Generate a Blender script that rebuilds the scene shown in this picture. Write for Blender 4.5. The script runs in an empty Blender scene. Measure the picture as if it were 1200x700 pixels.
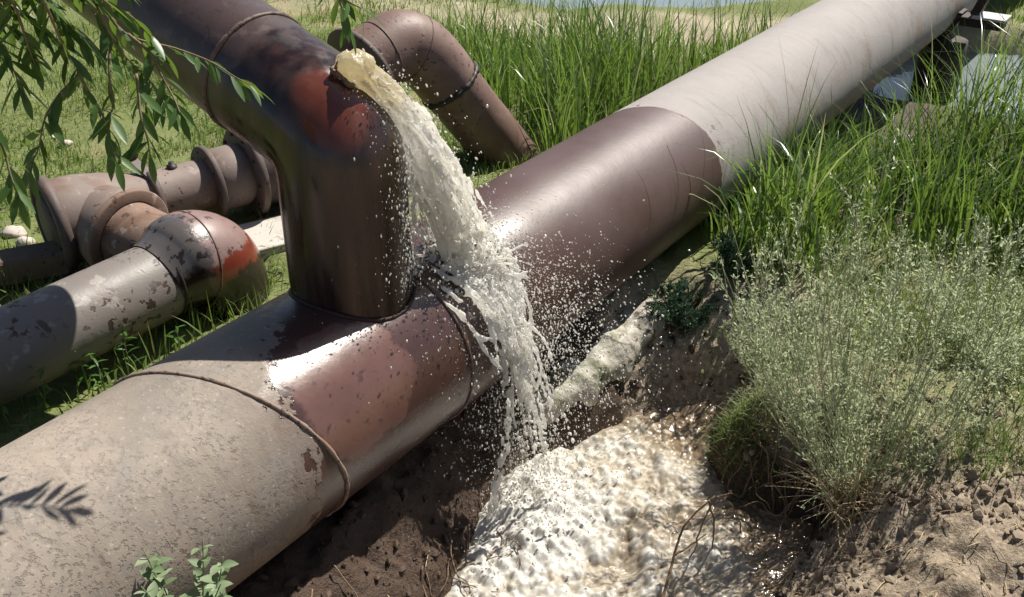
import bpy, math, random
import numpy as np
from mathutils import Vector, Matrix

R = math.radians
scene = bpy.context.scene
col = scene.collection
rng = np.random.default_rng(7)
random.seed(7)

# ------------------------------------------------------------------ camera, sky, sun, exposure
cam_d = bpy.data.cameras.new('camera')
cam_d.sensor_width = 36.0
cam_d.lens = 36.0 * 1167.0 / 1200.0
cam_d.clip_start = 0.05
cam_d.clip_end = 2000
cam = bpy.data.objects.new('camera', cam_d)
col.objects.link(cam)
cam.location = (0, 0, 1.722)
cam.rotation_euler = (R(90 - 30.7), 0, 0)
scene.camera = cam

SUN_AZ, SUN_EL = R(43), R(53)          # azimuth from +Y towards +X
world = bpy.data.worlds.new('World')
scene.world = world
world.use_nodes = True
wn = world.node_tree
bg = wn.nodes['Background']
sky = wn.nodes.new('ShaderNodeTexSky')
sky.sky_type = 'NISHITA'
sky.sun_disc = False
sky.sun_elevation = SUN_EL
sky.sun_rotation = SUN_AZ
sky.air_density = 1.0
sky.dust_density = 1.2
wn.links.new(sky.outputs[0], bg.inputs[0])
bg.inputs[1].default_value = 0.05
sl = bpy.data.lights.new('sun', 'SUN')
sl.energy = 5.0
sl.angle = R(0.53)
sl.color = (1.0, 0.955, 0.87)
sun = bpy.data.objects.new('sun', sl)
col.objects.link(sun)
SD = Vector((math.sin(SUN_AZ) * math.cos(SUN_EL), math.cos(SUN_AZ) * math.cos(SUN_EL), math.sin(SUN_EL)))
sun.rotation_euler = SD.to_track_quat('Z', 'Y').to_euler()
sun.location = SD * 20
scene.view_settings.view_transform = 'Standard'
scene.view_settings.look = 'None'
scene.view_settings.exposure = 0.7
scene.view_settings.gamma = 1.0
scene.cycles.use_denoising = True
scene.cycles.max_bounces = 7
scene.cycles.diffuse_bounces = 6
scene.cycles.transmission_bounces = 6
scene.cycles.use_adaptive_sampling = True
scene.cycles.adaptive_threshold = 0.02
scene.cycles.transparent_max_bounces = 8

# ------------------------------------------------------------------ frame of the main pipe
D = np.array([.58984, .80752, 0.0])      # along the pipe, away from the camera
W = np.array([.80752, -.58984, 0.0])     # across it, to the camera's side
Z = np.array([0., 0., 1.])
A0 = np.array([-1.4953, 1.0935, 0.0])    # axis point s = 0
RM = 0.30
def mp(s, a, r=RM):
    return A0 + s * D + r * (math.cos(a) * W + math.sin(a) * Z)
STUB = np.array([-.463, 2.507, 0.0])
RS = 0.176

# ------------------------------------------------------------------ noise
def _h(ix, iy, iz, seed):
    n = (ix * 374761393 + iy * 668265263 + iz * 2147483647 + seed * 1274126177) & 0xffffffff
    n = ((n ^ (n >> 13)) * 1274126177) & 0xffffffff
    n = ((n ^ (n >> 16)) * 2246822519) & 0xffffffff
    return ((n ^ (n >> 15)) & 0xffffff) / float(0xffffff)
def vnoise(p, seed=0):
    p = np.asarray(p, float)
    if p.shape[-1] == 2:
        p = np.concatenate([p, np.zeros(p.shape[:-1] + (1,))], -1)
    i = np.floor(p).astype(np.int64); f = p - i
    f = f * f * (3 - 2 * f)
    x, y, z = i[..., 0], i[..., 1], i[..., 2]
    fx, fy, fz = f[..., 0], f[..., 1], f[..., 2]
    def L(a, b, t): return a + (b - a) * t
    c = [[[_h(x + a, y + b, z + d, seed) for d in (0, 1)] for b in (0, 1)] for a in (0, 1)]
    return L(L(L(c[0][0][0], c[1][0][0], fx), L(c[0][1][0], c[1][1][0], fx), fy),
             L(L(c[0][0][1], c[1][0][1], fx), L(c[0][1][1], c[1][1][1], fx), fy), fz) * 2 - 1
def fbm(p, octv=4, seed=0, gain=.5):
    p = np.asarray(p, float); o = 0; a = 1
    for k in range(octv):
        o = o + a * vnoise(p * 2 ** k + 17.3 * k, seed + k); a *= gain
    return o
def sstep(a, b, x):
    t = np.clip((x - a) / (b - a), 0, 1); return t * t * (3 - 2 * t)

# ------------------------------------------------------------------ mesh helpers
def mesh_np(name, v, faces, attrs=None, smooth=True, vcol=None):
    """faces: list of (n,k) int arrays"""
    me = bpy.data.meshes.new(name)
    v = np.asarray(v, np.float32)
    me.vertices.add(len(v)); me.vertices.foreach_set('co', v.ravel())
    faces = [np.asarray(f, np.int32) for f in faces if len(f)]
    nl = sum(f.size for f in faces); npol = sum(len(f) for f in faces)
    me.loops.add(nl); me.polygons.add(npol)
    me.loops.foreach_set('vertex_index', np.concatenate([f.ravel() for f in faces]))
    tot = np.concatenate([np.full(len(f), f.shape[1], np.int32) for f in faces])
    st = np.concatenate([[0], np.cumsum(tot)[:-1]]).astype(np.int32)
    me.polygons.foreach_set('loop_start', st)
    me.polygons.foreach_set('loop_total', tot)
    me.update(calc_edges=True)
    me.polygons.foreach_set('use_smooth', np.full(npol, smooth, bool))
    if attrs:
        for k, a in attrs.items():
            at = me.attributes.new(k, 'FLOAT', 'POINT')
            at.data.foreach_set('value', np.asarray(a, np.float32))
    me.validate()
    return me
def link(name, me, mat=None, parent=None, loc=None):
    o = bpy.data.objects.new(name, me)
    col.objects.link(o)
    if mat is not None and me is not None and len(me.materials) == 0:
        me.materials.append(mat)
    if parent is not None: o.parent = parent
    if loc is not None: o.location = loc
    return o
def tag(o, label=None, cat=None, group=None, kind=None):
    if label: o['label'] = label
    if cat: o['category'] = cat
    if group: o['group'] = group
    if kind: o['kind'] = kind
    return o
def empty(name, loc, label, cat, group=None):
    e = bpy.data.objects.new(name, None)
    e.empty_display_size = .1
    col.objects.link(e); e.location = Vector(loc)
    return tag(e, label, cat, group)
class MB:
    """collects pieces in world coordinates; build() links ONE mesh relative to its parent's origin"""
    def __init__(s): s.v = []; s.f = []; s.n = 0; s.at = {}
    def add(self, v, f, **at):
        v = np.asarray(v, float)
        self.v.append(v)
        for q in (f if isinstance(f, list) else [f]):
            q = np.asarray(q)
            if len(q): self.f.append(q + self.n)
        for k in set(at) | set(self.at):
            self.at.setdefault(k, [np.zeros(self.n)] if self.n else [])
            self.at[k].append(np.broadcast_to(np.asarray(at.get(k, 0.), float), (len(v),)))
        self.n += len(v)
        return self
    def build(s, name, mat, parent=None, smooth=True, origin=None):
        v = np.concatenate(s.v)
        if parent is not None:
            org = np.array(parent.location)
            if parent.parent is not None: org = org + np.array(parent.parent.location)
        else:
            org = np.array(origin if origin is not None else (0, 0, 0), float)
        by = {}
        for q in s.f: by.setdefault(q.shape[1], []).append(q)
        me = mesh_np(name, v - org, [np.concatenate(q) for q in by.values()],
                     {k: np.concatenate(a) for k, a in s.at.items()}, smooth)
        o = link(name, me, mat, parent)
        if parent is None: o.location = Vector(org)
        return o
def nv(v): v = np.asarray(v, float); return v / np.linalg.norm(v)
def frame(d):
    d = nv(d); h = Z if abs(d[2]) < .9 else np.array([1., 0, 0])
    u = nv(np.cross(h, d)); return u, np.cross(d, u)
def gridq(rows, cols, closed=True):
    i = np.arange(rows - 1)[:, None]; j = np.arange(cols if closed else cols - 1)[None]
    a = i * cols + j; b = i * cols + (j + 1) % cols
    return np.stack([a, b, b + cols, a + cols], -1).reshape(-1, 4)
def seg(P0, P1, r0, r1, n0=None, n1=None, nu=64, rows=12, rough=0, u=None):
    """straight tube section whose end rings lie in the planes n0 / n1 (mitre cuts)"""
    P0 = np.asarray(P0, float); P1 = np.asarray(P1, float)
    d = nv(P1 - P0)
    if u is None: u, w = frame(d)
    else: u = nv(u - d * (d @ u)); w = np.cross(d, u)
    n0 = d if n0 is None else nv(n0); n1 = d if n1 is None else nv(n1)
    t = np.linspace(0, 2 * np.pi, nu, endpoint=False)
    o = np.cos(t)[:, None] * u + np.sin(t)[:, None] * w
    o0 = o * r0; o1 = o * r1
    s0 = P0 + o0 - np.outer(o0 @ n0 / (d @ n0), d)
    s1 = P1 + o1 - np.outer(o1 @ n1 / (d @ n1), d)
    k = np.linspace(0, 1, rows)[:, None, None]
    v = s0[None] * (1 - k) + s1[None] * k
    if rough:
        nz = fbm(v * 9, 3, 5) * rough
        v = v + nz[..., None] * o[None]
    return v.reshape(-1, 3), gridq(rows, nu)
def sweep(pts, rad, nu=10, closed=False, cap=True):
    pts = np.asarray(pts, float); n = len(pts)
    rad = np.broadcast_to(np.asarray(rad, float), (n,))
    if closed: tg = np.roll(pts, -1, 0) - np.roll(pts, 1, 0)
    else: tg = np.gradient(pts, axis=0)
    tg = tg / (np.linalg.norm(tg, axis=1)[:, None] + 1e-12)
    u, _ = frame(tg[0]); t = np.linspace(0, 2 * np.pi, nu, endpoint=False)
    V = []
    for i in range(n):
        u = u - tg[i] * (u @ tg[i]); u = u / (np.linalg.norm(u) + 1e-12)
        w = np.cross(tg[i], u)
        V.append(pts[i] + rad[i] * (np.cos(t)[:, None] * u + np.sin(t)[:, None] * w))
    V = np.concatenate(V)
    q = gridq(n, nu)
    if closed:
        j = np.arange(nu); a = (n - 1) * nu + j; b = (n - 1) * nu + (j + 1) % nu
        q = np.concatenate([q, np.stack([a, b, (j + 1) % nu, j], -1)])
        return V, [q]
    if not cap: return V, [q]
    return V, [q, np.arange(nu)[::-1][None], ((n - 1) * nu + np.arange(nu))[None]]
def bead(pts, r, seed=0, nu=8, jit=.35):
    pts = np.asarray(pts, float)
    rr = r * (1 + jit * fbm(pts * 40, 3, seed))
    return sweep(pts, rr, nu, closed=True)
def ring(c, d, r, n=72):
    u, w = frame(d); t = np.linspace(0, 2 * np.pi, n, endpoint=False)
    return np.asarray(c) + r * (np.cos(t)[:, None] * u + np.sin(t)[:, None] * w)
def lathe(c, d, prof, nu=56, closed=False):
    """prof: list of (along, radius)"""
    u, w = frame(d); d = nv(d); t = np.linspace(0, 2 * np.pi, nu, endpoint=False)
    V = [np.asarray(c) + a * d + r * (np.cos(t)[:, None] * u + np.sin(t)[:, None] * w) for a, r in prof]
    V = np.concatenate(V); q = gridq(len(prof), nu)
    return V, [q]
def box(c, ax, ay, az, hx, hy, hz, bev=.15):
    """box with small chamfer, ax ay az unit axes"""
    c = np.asarray(c, float); b = bev * min(hx, hy, hz)
    pts = []
    for sx in (-1, 1):
        for sy in (-1, 1):
            for sz in (-1, 1):
                for k in range(3):
                    h = [hx - b, hy - b, hz - b]; h[k] += b
                    pts.append(c + sx * h[0] * np.asarray(ax) + sy * h[1] * np.asarray(ay) + sz * h[2] * np.asarray(az))
    me = bpy.data.meshes.new('t'); import bmesh
    bm = bmesh.new(); [bm.verts.new(p) for p in pts]
    bmesh.ops.convex_hull(bm, input=bm.verts)
    bmesh.ops.triangulate(bm, faces=bm.faces)
    bm.verts.ensure_lookup_table(); bm.verts.index_update()
    v = np.array([x.co[:] for x in bm.verts]); f = np.array([[x.index for x in q.verts] for q in bm.faces])
    bm.free(); bpy.data.meshes.remove(me)
    return v, [f]
def smooth_path(pts, n=24):
    """Catmull-Rom through pts"""
    p = np.asarray(pts, float)
    p = np.concatenate([[2 * p[0] - p[1]], p, [2 * p[-1] - p[-2]]])
    out = []
    m = len(p) - 3
    for t in np.linspace(0, m - 1e-6, n):
        i = int(t); f = t - i; a, b, c, d = p[i:i + 4]
        out.append(.5 * (2 * b + (c - a) * f + (2 * a - 5 * b + 4 * c - d) * f * f + (3 * b - a - 3 * c + d) * f ** 3))
    return np.array(out)

# ------------------------------------------------------------------ material helpers
class NT:
    def __init__(s, name):
        s.m = bpy.data.materials.new(name); s.m.use_nodes = True
        s.t = s.m.node_tree; s.t.nodes.clear()
        s.out = s.t.nodes.new('ShaderNodeOutputMaterial')
    def n(s, typ, **kw):
        nd = s.t.nodes.new('ShaderNode' + typ)
        for k, v in kw.items(): setattr(nd, k, v)
        return nd
    def l(s, a, b): s.t.links.new(a, b)
    def put(s, sock, v):
        if v is None: return
        if hasattr(v, 'links') or isinstance(v, bpy.types.NodeSocket): s.l(v, sock)
        elif isinstance(v, (tuple, list)) and len(v) == 3 and sock.type == 'RGBA': sock.default_value = (*v, 1)
        else: sock.default_value = v
    def obj(s): return s.n('TexCoord').outputs['Object']
    def attr(s, name): return s.n('Attribute', attribute_name=name).outputs['Fac']
    def noise(s, scale, det=4, vec=None, rough=.55, dist=0, col=False):
        nd = s.n('TexNoise'); nd.inputs['Scale'].default_value = scale
        nd.inputs['Detail'].default_value = det; nd.inputs['Roughness'].default_value = rough
        nd.inputs['Distortion'].default_value = dist
        s.l(vec if vec is not None else s.obj(), nd.inputs['Vector'])
        return nd.outputs['Color' if col else 'Fac']
    def voro(s, scale, vec=None, feat='F1'):
        nd = s.n('TexVoronoi', feature=feat); nd.inputs['Scale'].default_value = scale
        s.l(vec if vec is not None else s.obj(), nd.inputs['Vector'])
        return nd.outputs['Distance']
    def math(s, op, a, b=None, c=None, clamp=False):
        nd = s.n('Math', operation=op); nd.use_clamp = clamp
        for i, v in enumerate((a, b, c)):
            if v is not None: s.put(nd.inputs[i], v)
        return nd.outputs[0]
    def step(s, a, b, x):
        nd = s.n('MapRange', interpolation_type='SMOOTHSTEP')
        s.put(nd.inputs['Value'], x); s.put(nd.inputs['From Min'], a); s.put(nd.inputs['From Max'], b)
        return nd.outputs[0]
    def mix(s, f, a, b):
        nd = s.n('Mix', data_type='RGBA')
        s.put(nd.inputs[0], f); s.put(nd.inputs[6], a); s.put(nd.inputs[7], b)
        return nd.outputs[2]
    def mixf(s, f, a, b):
        nd = s.n('Mix', data_type='FLOAT')
        s.put(nd.inputs[0], f); s.put(nd.inputs[2], a); s.put(nd.inputs[3], b)
        return nd.outputs[0]
    def scale(s, vec, v):
        nd = s.n('Mapping'); nd.inputs['Scale'].default_value = v; s.l(vec, nd.inputs['Vector']); return nd.outputs[0]
    def bump(s, h, strength=.3, dist=.01, normal=None):
        nd = s.n('Bump'); nd.inputs['Strength'].default_value = strength; nd.inputs['Distance'].default_value = dist
        s.put(nd.inputs['Height'], h)
        if normal is not None: s.l(normal, nd.inputs['Normal'])
        return nd.outputs[0]
    def prin(s, base, rough=.6, normal=None, **kw):
        nd = s.n('BsdfPrincipled')
        s.put(nd.inputs['Base Color'], base); s.put(nd.inputs['Roughness'], rough)
        if normal is not None: s.l(normal, nd.inputs['Normal'])
        for k, v in kw.items(): s.put(nd.inputs[k.replace('_', ' ')], v)
        return nd.outputs[0]
    def done(s, sh):
        s.l(sh, s.out.inputs['Surface']); return s.m
M = {}

def mat_main():
    """main run: attributes s (metres along) and a (radians round, 0 = horizontal on the pool side, pi/2 = top)"""
    n = NT('main_pipe_skin'); o = n.obj()
    s, a = n.attr('s'), n.attr('a')
    edge = n.noise(7, 5, o); edge2 = n.noise(35, 4, o)
    wob = n.math('ADD', n.math('MULTIPLY', n.math('SUBTRACT', edge, .5), .10), n.math('MULTIPLY', n.math('SUBTRACT', edge2, .5), .05))
    sw = n.math('ADD', s, wob)
    # left limit of the wet length moves with the angle, right limit is nearly a ring
    # flakes and drops beyond the limits
    fl = n.math('SUBTRACT', n.noise(26, 3, n.scale(o, (1, 1, .6))), .5)
    sL = n.math('ADD', sw, n.math('MULTIPLY', fl, .26))
    lim = n.math('ADD', 1.285, n.math('MULTIPLY', n.math('MAXIMUM', n.math('SUBTRACT', a, 1.0), 0.), .30))
    wL = n.step(n.math('SUBTRACT', lim, .006), n.math('ADD', lim, .006), sL)
    wR = n.step(3.625, 3.61, n.math('ADD', s, n.math('ADD', n.math('MULTIPLY', wob, .45), n.math('MULTIPLY', n.math('MAXIMUM', n.math('SUBTRACT', a, .6), 0.), .085))))
    wet = n.math('MULTIPLY', wL, wR)
    # stray drops left of the limit / right of the limit
    drop = n.step(.36, .30, n.voro(30, n.scale(o, (1, 1, .7))))
    near = n.math('MAXIMUM', n.math('MULTIPLY', n.step(1.02, 1.26, s), n.step(2.2, 2.0, s)), n.math('MULTIPLY', n.step(3.78, 3.60, s), n.step(3.2, 3.3, s)))
    rare = n.step(.50, .62, n.noise(5, 2, o))
    rare2 = n.step(.52, .60, n.noise(30, 1, o))
    drops = n.math('MULTIPLY', n.math('MULTIPLY', drop, near), n.math('MULTIPLY', rare, rare2))
    wet = n.math('MAXIMUM', wet, n.math('MULTIPLY', drops, .9))
    # ---- dry limewashed/dusty coat
    big = n.noise(2.2, 4, o); mid = n.noise(11, 5, o); fine = n.noise(140, 3, o)
    c = n.mix(n.step(.35, .68, big), (.215, .178, .145), (.315, .262, .215))
    right = n.step(2.6, 3.0, s)
    crt = n.mix(mid, (.265, .238, .224), (.345, .317, .303))
    c = n.mix(right, c, crt)
    # faint hoops on the far length
    hoop = n.n('TexWave', wave_type='BANDS', bands_direction='X'); hoop.inputs['Scale'].default_value = 4.0
    hoop.inputs['Distortion'].default_value = 5.0; hoop.inputs['Detail'].default_value = 3
    cx = n.n('CombineXYZ'); n.l(s, cx.inputs[0]); n.l(n.math('MULTIPLY', a, .25), cx.inputs[1]); n.l(cx.outputs[0], hoop.inputs['Vector'])
    c = n.mix(n.math('MULTIPLY', n.math('MULTIPLY', hoop.outputs['Fac'], right), n.math('MULTIPLY', n.step(.4, .7, n.noise(3, 3, o)), .22)), c, (.27, .235, .22))
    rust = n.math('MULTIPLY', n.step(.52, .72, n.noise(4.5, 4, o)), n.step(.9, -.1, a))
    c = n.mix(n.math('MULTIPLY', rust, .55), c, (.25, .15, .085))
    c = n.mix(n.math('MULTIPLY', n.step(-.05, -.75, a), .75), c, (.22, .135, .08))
    grey = n.step(.45, .75, n.noise(3.5, 5, o, dist=.6))
    c = n.mix(n.math('MULTIPLY', grey, n.mixf(right, .65, .18)), c, (.165, .158, .15))
    # pits, thicker low on the near length
    pz = n.math('MULTIPLY', n.step(1.25, .15, a), n.step(-.8, -.1, a))
    pm = n.math('ADD', .35, n.math('MULTIPLY', pz, .65))
    nearl = n.step(1.4, 1.1, s)
    pn = n.noise(75, 4, n.scale(o, (1, 1, 1)), .65)
    pits = n.math('MULTIPLY', n.math('MULTIPLY', n.step(.53, .62, pn), n.mixf(n.step(.36, .62, n.noise(4.5, 4, o)), .15, 1.)), n.math('MULTIPLY', pm, n.math('ADD', .25, n.math('MULTIPLY', nearl, .75))))
    c = n.mix(n.math('MULTIPLY', n.math('MULTIPLY', n.step(.45, .68, n.noise(24, 6, o, .7)), nearl), .45), c, (.15, .135, .12))
    c = n.mix(n.math('MULTIPLY', pits, .8), c, (.10, .085, .07))
    lite = n.math('MULTIPLY', n.step(.60, .70, n.noise(60, 4, n.scale(o, (1.3, 1.3, 1.3)), .6)), .55)
    c = n.mix(lite, c, (.40, .35, .30))
    # dirt and rust runs down the sides
    rv = n.n('CombineXYZ'); n.l(n.math('MULTIPLY', s, 17.), rv.inputs[0]); n.l(n.math('MULTIPLY', a, 1.1), rv.inputs[1])
    runs = n.math('MULTIPLY', n.step(.52, .72, n.noise(1., 5, rv.outputs[0], .6)), n.step(1.7, .8, a))
    c = n.mix(n.math('MULTIPLY', runs, .42), c, (.135, .092, .066))
    # brown flakes
    flake = n.math('MULTIPLY', n.step(.655, .70, n.noise(19, 5, o, .65)), n.math('MULTIPLY', nearl, n.step(.55, 1.25, s)))
    c = n.mix(n.math('MULTIPLY', flake, .85), c, (.13, .075, .06))
    # ---- wet bitumen brown
    wc = n.mix(n.noise(6, 5, o), (.040, .0165, .0135), (.085, .040, .032))
    wc = n.mix(n.math('MULTIPLY', n.step(.25, .6, n.noise(3.2, 4, o)), n.step(2.3, 2.7, s)), wc, (.090, .054, .050))
    # clay pink bared patch on the tee
    pd = n.math('ADD', n.math('POWER', n.math('DIVIDE', n.math('SUBTRACT', s, 1.50), .20), 2), n.math('POWER', n.math('DIVIDE', n.math('SUBTRACT', a, .60), .62), 2))
    pd = n.math('ADD', pd, n.math('MULTIPLY', n.math('SUBTRACT', n.noise(13, 5, o), .5), 1.3))
    patch = n.step(1.08, .86, pd)
    pc = n.mix(n.noise(9, 5, o), (.085, .036, .028), (.165, .085, .065))
    pc = n.mix(n.math('MULTIPLY', n.step(.62, .68, n.noise(38, 4, o)), .7), pc, (.05, .024, .02))
    wc = n.mix(patch, wc, pc)
    c = n.mix(wet, c, wc)
    damp = n.math('MULTIPLY', n.step(n.math('SUBTRACT', lim, .13), n.math('ADD', lim, .03), n.math('ADD', sL, n.math('MULTIPLY', n.math('SUBTRACT', edge, .5), .15))), wR)
    c = n.mix(n.math('MULTIPLY', n.math('SUBTRACT', damp, wet, clamp=True), .55), c, (.15, .10, .08))
    wr = n.mixf(n.step(2.15, 2.5, s), n.mixf(n.noise(9, 4, o), .20, .36), n.mixf(n.noise(9, 4, o), .42, .56))
    wr = n.mixf(patch, wr, n.mixf(n.noise(25, 3, o), .22, .36))
    r = n.mixf(wet, n.mixf(damp, n.mixf(mid, .62, .85), .30), wr)
    hh = n.math('ADD', n.math('MULTIPLY', n.math('SUBTRACT', 1., pits), .5), n.math('MULTIPLY', fine, .18))
    hh = n.math('ADD', hh, n.math('MULTIPLY', mid, .35))
    hw = n.math('ADD', n.math('MULTIPLY', n.noise(55, 3, o), .10), n.math('ADD', n.math('MULTIPLY', patch, .12), n.math('MULTIPLY', n.noise(10, 3, o), .22)))
    h = n.mixf(wet, hh, hw)
    nb = n.bump(h, .75, .006)
    sh = n.prin(c, r, nb, Specular_IOR_Level=n.mixf(wet, .3, n.mixf(n.step(2.15, 2.5, s), .75, .5)))
    return n.done(sh)
M['main'] = mat_main()

def mat_branch():
    """inclined branch and riser: brown bitumen, wet and red near the leak (attribute wet)"""
    n = NT('branch_skin'); o = n.obj(); w = n.attr('wet'); rd = n.attr('red')
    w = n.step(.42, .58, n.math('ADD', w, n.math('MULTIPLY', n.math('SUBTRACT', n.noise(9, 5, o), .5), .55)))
    dry = n.mix(n.noise(5, 5, o), (.040, .023, .020), (.075, .048, .042))
    dry = n.mix(n.math('MULTIPLY', n.step(.55, .7, n.noise(14, 4, o)), .5), dry, (.14, .10, .085))
    dry = n.mix(n.math('MULTIPLY', n.step(.60, .66, n.noise(70, 3, o)), .7), dry, (.035, .022, .019))
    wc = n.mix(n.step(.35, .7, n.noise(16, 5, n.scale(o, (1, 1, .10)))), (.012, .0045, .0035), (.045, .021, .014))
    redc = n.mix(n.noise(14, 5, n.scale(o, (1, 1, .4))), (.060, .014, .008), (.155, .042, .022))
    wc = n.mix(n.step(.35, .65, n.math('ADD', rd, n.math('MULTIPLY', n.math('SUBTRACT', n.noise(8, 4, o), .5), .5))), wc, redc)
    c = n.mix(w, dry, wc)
    r = n.mixf(w, n.mixf(n.noise(20, 3, o), .28, .42), n.mixf(n.step(.35, .65, n.noise(18, 5, n.scale(o, (1, 1, .12)))), .14, .42))
    h = n.math('ADD', n.math('MULTIPLY', n.noise(12, 4, o), .5), n.math('MULTIPLY', n.noise(90, 3, o), n.mixf(w, .2, .06)))
    return n.done(n.prin(c, r, n.bump(h, .45, .005), Specular_IOR_Level=.6))
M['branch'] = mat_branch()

def mat_rusty(name, c0, c1, rust, spots=(.05, .03, .025), spot_t=.60, spot_s=30, rough=(.5, .75), white=0, spec=.4):
    n = NT(name); o = n.obj()
    c = n.mix(n.noise(4, 5, o), c0, c1)
    c = n.mix(n.math('MULTIPLY', n.step(.48, .68, n.noise(7, 5, o, dist=.5)), .8), c, rust)
    if white: c = n.mix(n.math('MULTIPLY', n.step(.60, .66, n.noise(16, 4, o)), white), c, (.62, .58, .52))
    sp = n.math('MULTIPLY', n.step(spot_t, spot_t + .05, n.noise(spot_s, 3, o)), n.step(.42, .55, n.noise(3.3, 2, o)))
    c = n.mix(n.math('MULTIPLY', sp, .9), c, spots)
    r = n.mixf(n.noise(12, 4, o), rough[0], rough[1])
    h = n.math('ADD', n.math('MULTIPLY', n.noise(14, 4, o), .6), n.math('ADD', n.math('MULTIPLY', n.noise(110, 3, o), .2), n.math('MULTIPLY', sp, -.3)))
    return n.done(n.prin(c, r, n.bump(h, .5, .005), Specular_IOR_Level=spec))
M['grey_pipe'] = mat_rusty('grey_coated_pipe', (.155, .135, .122), (.215, .188, .17), (.185, .15, .13), (.035, .016, .015), .56, 30, (.40, .55), .22)
M['bend_black'] = mat_rusty('flaking_black_bend', (.10, .09, .088), (.20, .18, .175), (.07, .06, .058), (.022, .016, .015), .50, 20, (.12, .3), .25, .8)
M['bend_pink'] = mat_rusty('flaking_pink_bend', (.34, .21, .19), (.40, .29, .265), (.30, .17, .15), (.05, .025, .022), .56, 22, (.25, .45), .5, .6)
def mat_bend():
    n = NT('flaking_bend'); o = n.obj(); tt, ww, hh = n.attr('t'), n.attr('w'), n.attr('h')
    ns = n.math('SUBTRACT', n.noise(11, 6, o, .65), .5); nf = n.math('SUBTRACT', n.noise(34, 4, o), .5)
    e = n.math('ADD', tt, n.math('ADD', n.math('MULTIPLY', ns, .16), n.math('MULTIPLY', nf, .10)))
    pink = n.step(.28, .32, e)
    ck = n.mix(n.noise(9, 5, o), (.055, .047, .046), (.125, .112, .11))
    ck = n.mix(n.step(.57, .62, n.noise(30, 4, o)), ck, (.02, .014, .013))
    cp = n.mix(n.noise(12, 6, o, .65), (.13, .068, .058), (.27, .185, .165))
    cp = n.mix(n.step(.58, .63, n.noise(27, 5, o)), cp, (.05, .022, .018))
    c = n.mix(pink, ck, cp)
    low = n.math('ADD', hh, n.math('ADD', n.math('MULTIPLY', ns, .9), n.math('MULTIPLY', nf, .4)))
    face = n.math('MULTIPLY', n.step(.50, .36, low), n.step(.18, .36, e))
    red = n.mix(n.noise(10, 5, o), (.075, .014, .009), (.21, .042, .024))
    c = n.mix(face, c, red)
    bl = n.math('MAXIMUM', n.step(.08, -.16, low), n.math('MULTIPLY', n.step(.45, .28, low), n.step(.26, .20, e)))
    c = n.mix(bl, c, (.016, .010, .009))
    r = n.mixf(n.math('MAXIMUM', face, n.math('SUBTRACT', 1., pink)), .42, n.mixf(n.noise(14, 4, o), .14, .32))
    h = n.math('ADD', n.math('MULTIPLY', n.noise(14, 4, o), .5), n.math('MULTIPLY', pink, .25))
    return n.done(n.prin(c, r, n.bump(h, .5, .005), Specular_IOR_Level=.6))
M['bend'] = mat_bend()
M['red_bare'] = mat_rusty('bare_red_primer', (.20, .030, .016), (.28, .065, .035), (.12, .02, .012), (.05, .015, .01), .60, 26, (.2, .4), 0, .6)
M['valve'] = mat_rusty('dusty_rose_valve', (.165, .122, .104), (.235, .182, .158), (.15, .088, .062), (.05, .032, .026), .60, 40, (.55, .75), .15)
M['rust_in'] = mat_rusty('orange_rust', (.15, .088, .06), (.24, .165, .13), (.13, .060, .033), (.07, .04, .03), .58, 28, (.7, .9), .3)
M['flange'] = mat_rusty('brown_flange', (.070, .050, .044), (.12, .09, .08), (.13, .088, .07), (.05, .035, .03), .60, 34, (.55, .75), 0)
M['gooseneck'] = mat_rusty('gooseneck_rust', (.125, .072, .055), (.19, .120, .098), (.22, .150, .125), (.055, .032, .026), .60, 40, (.45, .65), 0)
M['bead'] = mat_rusty('weld_scale', (.09, .055, .045), (.15, .10, .08), (.17, .11, .08), (.03, .02, .018), .55, 60, (.5, .7), 0)
M['bead_dust'] = mat_rusty('dusty_weld', (.20, .145, .11), (.28, .21, .165), (.17, .10, .07), (.08, .05, .04), .55, 60, (.6, .8), 0)
M['bead_wet'] = mat_rusty('wet_weld', (.025, .011, .009), (.05, .024, .019), (.035, .016, .012), (.015, .01, .008), .55, 60, (.5, .7), 0, .3)
M['black'] = mat_rusty('tarry_black', (.018, .015, .013), (.035, .03, .026), (.05, .03, .02), (.01, .01, .01), .6, 40, (.4, .7), 0)
M['steel'] = mat_rusty('pale_steel', (.42, .42, .43), (.52, .52, .53), (.40, .37, .34), (.2, .15, .12), .64, 30, (.4, .6), 0)
M['post'] = mat_rusty('dark_post', (.030, .021, .017), (.05, .036, .029), (.04, .027, .02), (.03, .02, .018), .6, 30, (.6, .8), 0)
M['concrete'] = mat_rusty('concrete', (.40, .37, .33), (.50, .47, .42), (.36, .33, .28), (.2, .18, .15), .58, 50, (.8, .95), .2)
M['timber'] = mat_rusty('weathered_timber', (.095, .062, .042), (.17, .12, .085), (.12, .075, .05), (.03, .02, .015), .58, 40, (.75, .9), 0)
M['stone'] = mat_rusty('pale_stone', (.42, .35, .30), (.52, .46, .41), (.36, .27, .22), (.2, .16, .13), .6, 60, (.7, .9), 0)

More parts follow.
